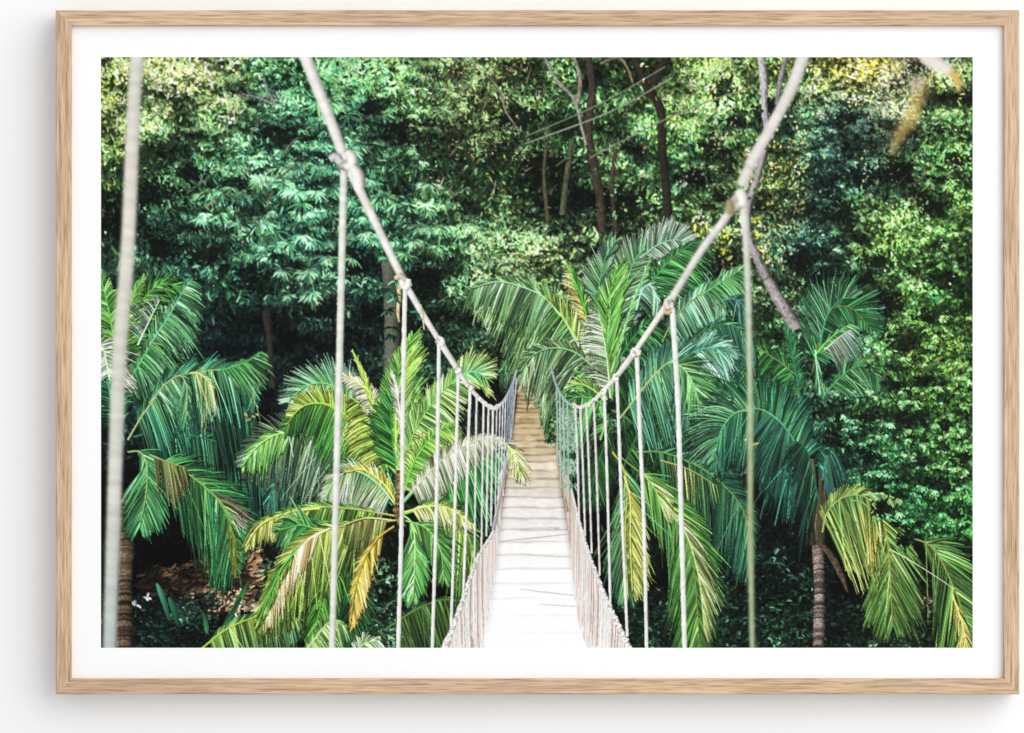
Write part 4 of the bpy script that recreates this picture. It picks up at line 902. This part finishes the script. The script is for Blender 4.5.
netR, OR_ = net('side_net', 'pale corded side net along the right edge of the deck', [(560, 450), (564, 466), (569, 480), (578, 517), (592, 563), (611, 610), (631, 652)], [(556, 450), (558, 466), (560, 480), (569, 538), (578, 619), (589, 652)], 6)
r_ = np.random.default_rng(8)
for i, O, sg, xs in ((netL, OL, -1, (446, 503)), (netR, OR_, 1, (566, 628))):
    IY, IX = ([480, 515, 550, 600, 652], [505, 501, 497, 490, 482]) if sg < 0 else ([480, 538, 619, 652], [560, 569, 578, 589])
    for q in range(46):                                 # cords from the foot rope straight down to the deck edge
        xx = r_.uniform(*xs)
        yo = np.interp(sg*xx, sg*O[:, 0], O[:, 1]); yi = np.interp(sg*xx, sg*np.array(IX), IY) if sg*xx < sg*IX[-1] else 655
        yi = min(655, np.interp(sg*xx, sg*np.array(IX), IY, left=480, right=655)) if (sg*xx > sg*IX[0]) else yo+8
        y1 = yo+(yi-yo)*r_.uniform(.75, 1.0)
        if y1-yo < 5: continue
        strand([(xx, yo+1), (xx+r_.normal(0, .5), (yo+y1)/2), (xx+sg*-1.0, y1)], [.32, .5, .4], c8(255, 250, 247) if q % 4 else c8(204, 174, 158), i, twist=2.2, tex=.1, seed=q)
    strand(O[160::12], [0.7, 1.3, 2.0, 2.8], c8(246, 240, 234), i, twist=3.2, tex=.2, wob=.18, shade=.4, seed=44)
    for q in range(310, 1100, 40):
        x, y = O[q]; knot(x, y, np.interp(y, [480, 650], [1.0, 3.2]), i, c8(255, 252, 248), seed=q)
EDGE = element('foot_rope', BR, 'reddish brown rope along the far right edge of the deck')
strand([(553, 405), (555, 430), (557, 455), (561, 480), (567, 512)], [.6, .8, 1.1, 1.4], c8(196, 150, 116), EDGE, twist=2.5, tex=.2)
EDGE2 = element('foot_rope', BR, 'grey rope along the far left edge of the deck')
strand([(516.5, 378), (514, 405), (511, 435), (506, 462), (501, 490), (493, 530)], [.7, .9, 1.2, 1.5, 1.7], c8(190, 184, 186), EDGE2, twist=2.5, tex=.2)

# green fishing-net like mesh and leaves hung on the far right hand side
MESHN = element('hanging_net', BR, 'pale greenish net hung inside the right hand hangers')
x, y, r = scatter(900, (558, 404, 577, 486), 95)
k = (x > 557+(y-404)*0.06) & (x < 577-(np.abs(y-430))*0.03) & (n3(x*2, y) > 0.35); x, y = x[k], y[k]; m = len(x)
a = r.normal(np.pi/2, .5, m); l = r.uniform(2, 6, m); d = np.c_[np.cos(a), np.sin(a)]*l[:, None]
cc = np.stack([c8(150, 190, 175), c8(190, 214, 205), c8(90, 140, 130), c8(120, 160, 120)])[r.integers(0, 4, m)]
leaves(np.c_[x, y], np.c_[x, y]+d/2+r.normal(0, .4, (m, 2)), np.c_[x, y]+d, .45, cc*.8, cc, MESHN)
VINE = element('climbing_plant', BR, 'dark leafy creeper hanging over the far right of the deck')
x, y, r = scatter(330, (540, 402, 556, 442), 96)
k = (x > 541+8*((y-402)/40)**2-3*n3(x, y)) & (x < 555); x, y = x[k], y[k]; m = len(x); a = r.normal(1.6, .8, m)
l = r.uniform(2.5, 5, m); cc = c8(52, 84, 56)*np.exp(r.normal(-.1, .55, m))[:, None]
leaves(np.c_[x, y], np.c_[x+np.cos(a)*l*.5, y+np.sin(a)*l*.5], np.c_[x+np.cos(a)*l, y+np.sin(a)*l], 1.1, cc, cc*1.2, VINE)

# fronds of the feathery palm that hang across the far end of the bridge, and one tuft at the left edge
FR('C', [(578, 372), (566, 368), (552, 372), (540, 384)], (34, .5, .5, .5), (16, .6, .6, 0), G((84, 130, 84), (110, 150, 110)), n=44, w=.9)
FR('C', [(592, 366), (574, 352), (552, 348), (532, 356), (520, 372)], (34, .4, .5, .7), (14, .6, .6, -.1), G((96, 140, 100), (130, 165, 125)), n=60, w=.9, gap=.2)
FR('B', [(498, 441), (508, 446), (516, 460), (520, 478)], (16, .6, .6, .2), (12, .6, .6, .3), G((170, 190, 110), (206, 204, 130)), n=16, w=.7)

rope = c8(246, 243, 233)
RL = element('main_rope', BR, 'left hand suspension rope dropping from the top of the picture')
strand([(494, 408), (503, 402), (510, 390), (514, 380), (516.5, 370)], [1.6, 1.5, 1.3, 1.0], c8(178, 188, 200), RL, twist=2.0, tex=.22)
RR = element('main_rope', BR, 'right hand suspension rope dropping from the top of the picture')
strand([(574, 406), (566, 401), (559, 391), (554.5, 380), (551, 366)], [1.6, 1.4, 1.2, .9], c8(160, 190, 186), RR, twist=2.0, tex=.22)

def hanger(pts, w, col, lab=None, **k):
    i = element('hanger_rope', BR, lab)
    strand(pts, w, col, i, twist=k.pop('twist', 2.4), tex=k.pop('tex', .09), lit=(-0.8, 0), shade=.28, wob=.05, seed=len(ELEMENTS), **k); return i
# far, close-set hangers first
for q, x in enumerate([497, 500.2, 503, 505.6, 508, 510, 511.8, 513.4]):
    ty = np.interp(x, [494, 503, 510, 514, 516], [407, 402, 389, 380, 372])
    hanger([(x, ty), (x-0.8, ty+26), (x-1.8, np.interp(x, [497, 513], [516, 428]))], [.55, .42], c8(160, 170, 182) if q > 3 else c8(226, 230, 232))
for x, by in ((476.5, 566), (483.5, 549), (488.5, 536), (493, 526)):
    ty = np.interp(x, [470, 480, 494], [389, 400, 408]); hanger([(x, ty), (x-1.2, (ty+by)/2), (x-2.2, by)], [.95, .8], c8(236, 236, 232))
for x, by, dx in ((556.5, 470, 1), (559.5, 488, 1), (563, 500, 1.5), (567, 512, 2)):
    ty = np.interp(x, [554, 559, 566, 574], [380, 391, 401, 406]); hanger([(x, ty), (x+dx*.5, (ty+by)/2), (x+dx, by)], [.7, .6], c8(170, 196, 190))
for x, by, bx in ((575, 522, 579), (580, 536, 585), (586, 553, 591.5), (593.5, 575, 599.5)):
    ty = np.interp(x, [574, 580, 594], [406, 406.5, 400]); hanger([(x, ty), (x+2, 450), ((x+bx)/2+1, (ty+by)/2+20), (bx, by)], [1.05, .85], c8(234, 232, 226))
for pts, w in (([(604, 393), (606, 450), (608, 520), (610, 604)], 1.45), ([(616.5, 378), (619, 440), (622, 520), (627, 636)], 1.75), ([(636.5, 355), (640, 440), (643.5, 520), (646.5, 655)], 2.15)):
    hanger(pts, [w*.92, w*.8, w*.72], c8(250, 248, 242))
for pts, w in (([(470, 389), (468, 450), (466, 520), (463, 598)], 1.45), ([(458.3, 371), (456.5, 440), (454.5, 520), (451, 626)], 1.55), ([(439, 345), (437.5, 440), (436, 520), (432, 655)], 1.95), ([(405, 288), (403, 400), (401.5, 520), (398, 655)], 2.4)):
    hanger(pts, [w*.95, w*.85, w*.8], c8(251, 251, 245))
i = hanger([(672, 308), (677.5, 400), (681, 520), (684.5, 655)], [2.6, 2.4, 2.3], c8(244, 246, 238), tex=.05)
# main ropes, thick and a little soft near the lens
def left_rope():
    strand([(303, 50), (316, 84), (331, 122), (346, 162)], [6.0, 5.6, 5.1, 4.7], rope*.99, RL, twist=7, tex=.03, shade=.5, lit=(-.7, -.3))
    strand([(345, 160), (374, 220), (404, 282)], [4.5, 3.9, 3.4], rope, RL, twist=5, tex=.04, shade=.42, lit=(-.7, -.3))
blob_layer(left_rope, 1.0, RL, 1.15)
strand([(404, 282), (422, 313), (440, 342)], [3.3, 2.9, 2.6], rope, RL, twist=3.4, tex=.07, shade=.5, lit=(-.7, -.3))
strand([(440, 342), (449, 356), (458, 370), (469, 387), (480, 399), (487, 405), (494, 408.5), (500, 405.5)], [3.2, 2.7, 2.3, 2.0, 1.8], c8(236, 232, 224), RL, twist=2.6, tex=.08, shade=.4)
strand([(420, 305), (423, 318), (424, 330)], [1.3, 1.1, .5], c8(228, 212, 180), RL, tex=.2)
strand([(668, 303), (651, 328), (634, 353)], [3.3, 2.9, 2.6], c8(244, 240, 230), RR, twist=3.4, tex=.07, shade=.55, lit=(-.5, -.6))
strand([(634, 353), (625, 365), (615, 378), (603, 391), (594, 400), (586, 405), (579, 407), (572, 405)], [3.2, 2.6, 2.2, 1.8, 1.6], c8(242, 238, 231), RR, twist=2.6, tex=.08, shade=.4)
def right_rope():
    strand([(806, 48), (792, 86), (778, 114), (766, 136), (754, 157), (741, 186)], [6.0, 5.7, 5.4, 5.2, 5.2], c8(228, 224, 216), RR, twist=6, tex=.05, shade=.35, lit=(-.6, .3))
    strand([(734, 205), (718, 228), (700, 252), (668, 304)], [3.9, 3.6, 3.4, 3.3], c8(236, 232, 222), RR, twist=4, tex=.07, shade=.4, lit=(-.5, -.5))
blob_layer(right_rope, 1.6, RR, 1.1)
NH = element('hanger_rope', BR, 'soft focus hanger rope nearest on the right')
def near_hanger():
    strand([(741, 196), (745, 230), (748, 300), (750, 420), (750, 520), (752, 655)], [4.0, 3.4, 2.9, 3.0, 3.1, 2.7], c8(186, 190, 168), NH, twist=5, tex=.08, shade=.3, lit=(-.8, 0), colfn=lambda P: np.stack([np.interp(P[:, 1], [196, 260, 420, 520, 650], q) for q in ([.94, .82, .68, .64, .66], [.93, .84, .74, .68, .72], [.90, .78, .60, .52, .60])], -1))
blob_layer(near_hanger, 1.5, NH, 1.0)
NL = element('hanger_rope', BR, 'hanger rope nearest on the left, tied at the first knot')
def near_left():
    strand([(344, 168), (341, 300), (337, 460), (332, 655)], [3.5, 3.4, 3.2, 3.0], c8(236, 238, 228), NL, twist=5, tex=.04, shade=.4, lit=(-.7, 0))
blob_layer(near_left, 0.9, NL, 1.1)
# knots
def kn(x, y, r0, par, lab=None, blur=0, col=c8(238, 234, 224), seed=0):
    i = element('knot', BR, lab)
    if blur: blob_layer(lambda: knot(x, y, r0, i, col, seed), blur, i, 1.15)
    else: knot(x, y, r0*1.12, i, np.minimum(col*1.06, 1.0), seed)
    return i
k1 = kn(343, 163, 9, RL, 'big pale knot nearest on the left rope', .8, seed=1)
def k1b():
    strand([(347, 152), (352, 157), (352, 164), (345, 168)], [4.2, 5, 5, 3.6], c8(246, 242, 236), k1, tex=.06, shade=.5)
    strand([(330, 160), (336, 157), (341, 162)], [3.6, 4.4, 3.2], c8(206, 206, 206), k1, tex=.06, shade=.5)
    strand([(352, 166), (358, 175), (360, 190)], [4.6, 6.6, 5.2], c8(240, 236, 226), k1, tex=.06, shade=.6)
blob_layer(k1b, .8, k1, 1.1)
k2 = kn(405, 283, 6.2, RL, 'second knot on the left rope with a loose end', seed=2)
strand([(396, 279), (400, 276), (406, 280)], [2.4, 3.2, 2.4], c8(214, 200, 180), k2, tex=.1, shade=.5)
kn(439.5, 342, 4.8, RL, seed=3); kn(458.3, 370, 3.6, RL, seed=4); kn(470, 388, 2.9, RL, seed=5)
for q, (x, y) in enumerate([(479, 398.5), (485, 403.5), (491, 407), (497, 407)]): kn(x, y, 2.2, RL, seed=10+q)
k5 = kn(736, 203, 9, RR, 'big blurred knot nearest on the right rope', 1.7, c8(196, 186, 168), seed=6)
def k5b():
    strand([(738, 190), (742, 196), (743, 206)], [5, 5, 4], c8(240, 238, 232), k5, tex=.04)
    strand([(728, 200), (730, 209), (727, 214)], [3, 4.4, 3], c8(160, 146, 112), k5, tex=.04)
blob_layer(k5b, 1.6, k5, 1.0)
k6 = kn(669, 304, 6.0, RR, 'knot on the right rope above the arching frond', .5, c8(232, 226, 212), seed=7)
strand([(664, 309), (667, 313), (671, 311)], [1.5, 2.4, 1.6], c8(206, 176, 136), k6, tex=.1, shade=.4)
kn(635, 353, 4.6, RR, seed=8); kn(615.5, 378, 3.4, RR, seed=9); kn(603, 392, 2.7, RR, seed=20)
for q, (x, y) in enumerate([(594, 400.5), (587, 405), (580, 407), (573.5, 405.5)]): kn(x, y, 2.1, RR, seed=24+q)

# ---- out of focus things nearest the photographer's lens
NEAR = element('near_rope', BR, 'thick out of focus rope running down the left side of the picture')
def near_rope():
    strand([(138.5, 48), (134, 110), (128, 250), (120, 350), (114.5, 500), (109.5, 660)], [6.6, 7.0, 7.2, 7.4, 7.2, 6.8], c8(206, 200, 190), NEAR, twist=9, tex=.03, shade=.22, lit=(-.6, 0), colfn=lambda P: np.stack([np.interp(P[:, 1], [57, 110, 200, 350, 500, 648], q) for q in ([.82, .84, .88, .84, .82, .72], [.83, .82, .86, .83, .83, .76], [.77, .78, .81, .78, .79, .75])], -1))
blob_layer(near_rope, 1.9, NEAR, 1.0)
TOPR = element('near_rope', BR, 'short out of focus rope end in the upper right corner of the picture')
def top_right():
    strand([(916, 48), (930, 60), (944, 68), (956, 78)], [6.5, 7.2, 6.5, 4], c8(232, 222, 212), TOPR, tex=.03, shade=.2)
    strand([(950, 72), (957, 80), (958, 92)], [4.5, 4, 2], c8(206, 172, 96), TOPR, tex=.03, shade=.2)
blob_layer(top_right, 2.2, TOPR, .95)
ORL = element('dry_leaf', label='out of focus orange dry leaf hanging in the upper right of the picture')
def orange():
    strand([(924, 76), (918, 96), (910, 118), (900, 134), (890, 154)], [4.5, 7.5, 8, 6.5, 2], c8(214, 182, 112), ORL, tex=.16, shade=.15, wob=.1)
    strand([(920, 78), (913, 88), (910, 92)], [5, 6, 3], c8(232, 218, 196), ORL, tex=.1, shade=.1)
blob_layer(orange, 3.4, ORL, .62)
# ---------------------------------------------------------------- ink sheet -> flat meshes, one per printed element
STEP = 2                                             # 3 stroke samples per unit -> 1.5 mesh points per unit
def build_print():
    h, w = HS//STEP, WS//STEP
    col = np.clip(INK.reshape(HS, WS, 3)[:h*STEP, :w*STEP], 0, 1).reshape(h, STEP, w, STEP, 3).mean((1, 3))
    ids = IDS.reshape(HS, WS)[:h*STEP:STEP, :w*STEP:STEP].copy()
    col = finish(col)
    lin = np.where(col <= 0.04045, col/12.92, ((col+0.055)/1.055)**2.4)*0.885
    rgba = np.ones((h*w, 4), np.float32); rgba[:, :3] = lin.reshape(-1, 3)
    px = PX0+(np.arange(w)+0.0)/(w-1)*(PX1-PX0); py = PY0+(np.arange(h)+0.0)/(h-1)*(PY1-PY0)
    k = U*(DIST+(SHEET-FRONT))/DIST
    X = (px-512.0)*k-base.x; Z = ZC+(366.5-py)*k-base.z
    V = np.empty((h, w, 3), np.float32); V[..., 0] = X[None, :]; V[..., 1] = SHEET-base.y; V[..., 2] = Z[:, None]
    V = V.reshape(-1, 3)
    cell = ids[:-1, :-1].ravel()
    ii, jj = np.divmod(np.arange((h-1)*(w-1)), w-1)
    v0 = ii*w+jj
    quads = np.stack([v0, v0+w, v0+w+1, v0+1], 1)            # faces the room (-y)
    order = np.argsort(cell, kind='stable'); sc = cell[order]
    objs = {}
    for e in range(len(ELEMENTS)):
        a, b_ = np.searchsorted(sc, e), np.searchsorted(sc, e, side='right')
        E = ELEMENTS[e]
        if b_-a < 3:
            objs[e] = None; continue
        q = quads[order[a:b_]]
        uv, inv = np.unique(q.ravel(), return_inverse=True)
        me = bpy.data.meshes.new(E['name'])
        me.vertices.add(len(uv)); me.vertices.foreach_set('co', V[uv].ravel())
        nf = len(q)
        me.loops.add(nf*4); me.loops.foreach_set('vertex_index', inv.astype(np.int32).ravel())
        me.polygons.add(nf); me.polygons.foreach_set('loop_start', np.arange(0, nf*4, 4, dtype=np.int32))
        try: me.polygons.foreach_set('loop_total', np.full(nf, 4, np.int32))
        except Exception: pass
        me.update(calc_edges=True)
        at_ = me.color_attributes.new('ink', 'FLOAT_COLOR', 'POINT'); at_.data.foreach_set('color', rgba[uv].ravel())
        me.materials.append(MAT['ink'])
        objs[e] = bpy.data.objects.new(E['name'], me)
    parents = {E['parent'] for E in ELEMENTS if E['parent'] is not None}
    for e, E in enumerate(ELEMENTS):
        if objs[e] is None and e in parents: objs[e] = bpy.data.objects.new(E['name'], None)
    for e, E in enumerate(ELEMENTS):
        o = objs[e]
        if o is None: continue
        C.objects.link(o)
        p = E['parent']
        # never deeper than thing > part > sub-part
        while p is not None and ELEMENTS[p]['parent'] is not None: p = ELEMENTS[p]['parent']
        o.parent = framed if p is None else objs[p]
        if E['label']: o['label'] = E['label']
        if E['kind']: o['kind'] = E['kind']
    # white margin round the picture, same sheet, meeting the picture edge to edge
    bm = bmesh.new()
    ins = RW-1.0
    o4 = [at(x, y, SHEET)-base for x, y in ((FX0+ins, FY0+ins), (FX1-ins, FY0+ins), (FX1-ins, FY1-ins), (FX0+ins, FY1-ins))]
    i4 = [at(x, y, SHEET)-base for x, y in ((PX0, PY0), (PX1, PY0), (PX1, PY1), (PX0, PY1))]
    ov = [bm.verts.new(v) for v in o4]; iv = [bm.verts.new(v) for v in i4]
    for q in range(4): bm.faces.new((ov[q], iv[q], iv[(q+1) % 4], ov[(q+1) % 4]))
    bmesh.ops.recalc_face_normals(bm, faces=bm.faces)
    m = mesh_object('paper_margin', bm, 'paper', framed); m['label'] = 'wide white paper margin around the picture'
    bm = bmesh.new()
    A, B = at(FX0+ins, FY1-ins, SHEET)-base, at(FX1-ins, FY0+ins, SHEET)-base
    y0, y1 = SHEET+0.001-base.y, -0.006-base.y
    bmesh.ops.create_cube(bm, size=1.0, matrix=Matrix.Translation(((A.x+B.x)/2, (y0+y1)/2, (A.z+B.z)/2)) @ Matrix.Diagonal((B.x-A.x, y1-y0, B.z-A.z, 1)))
    mesh_object('backing_board', bm, 'board', framed)

def finish(col):
    """the print's own tone curve: a little more contrast, shadows kept open"""
    col = np.clip(col, 0, 1)**0.92
    col = col+0.10*np.sin(2*np.pi*(col-0.5))/(2*np.pi)*1.6
    grn = np.clip((col[..., 1]-np.maximum(col[..., 0], 0))*3, 0, 1)[..., None]        # greens lean a little fresher
    col = col*(1+grn*np.array([0.05, 0.015, -0.10]))
    g = col.mean(-1, keepdims=True)
    return np.clip(g+(col-g)*1.0, 0, 1)
build_print()
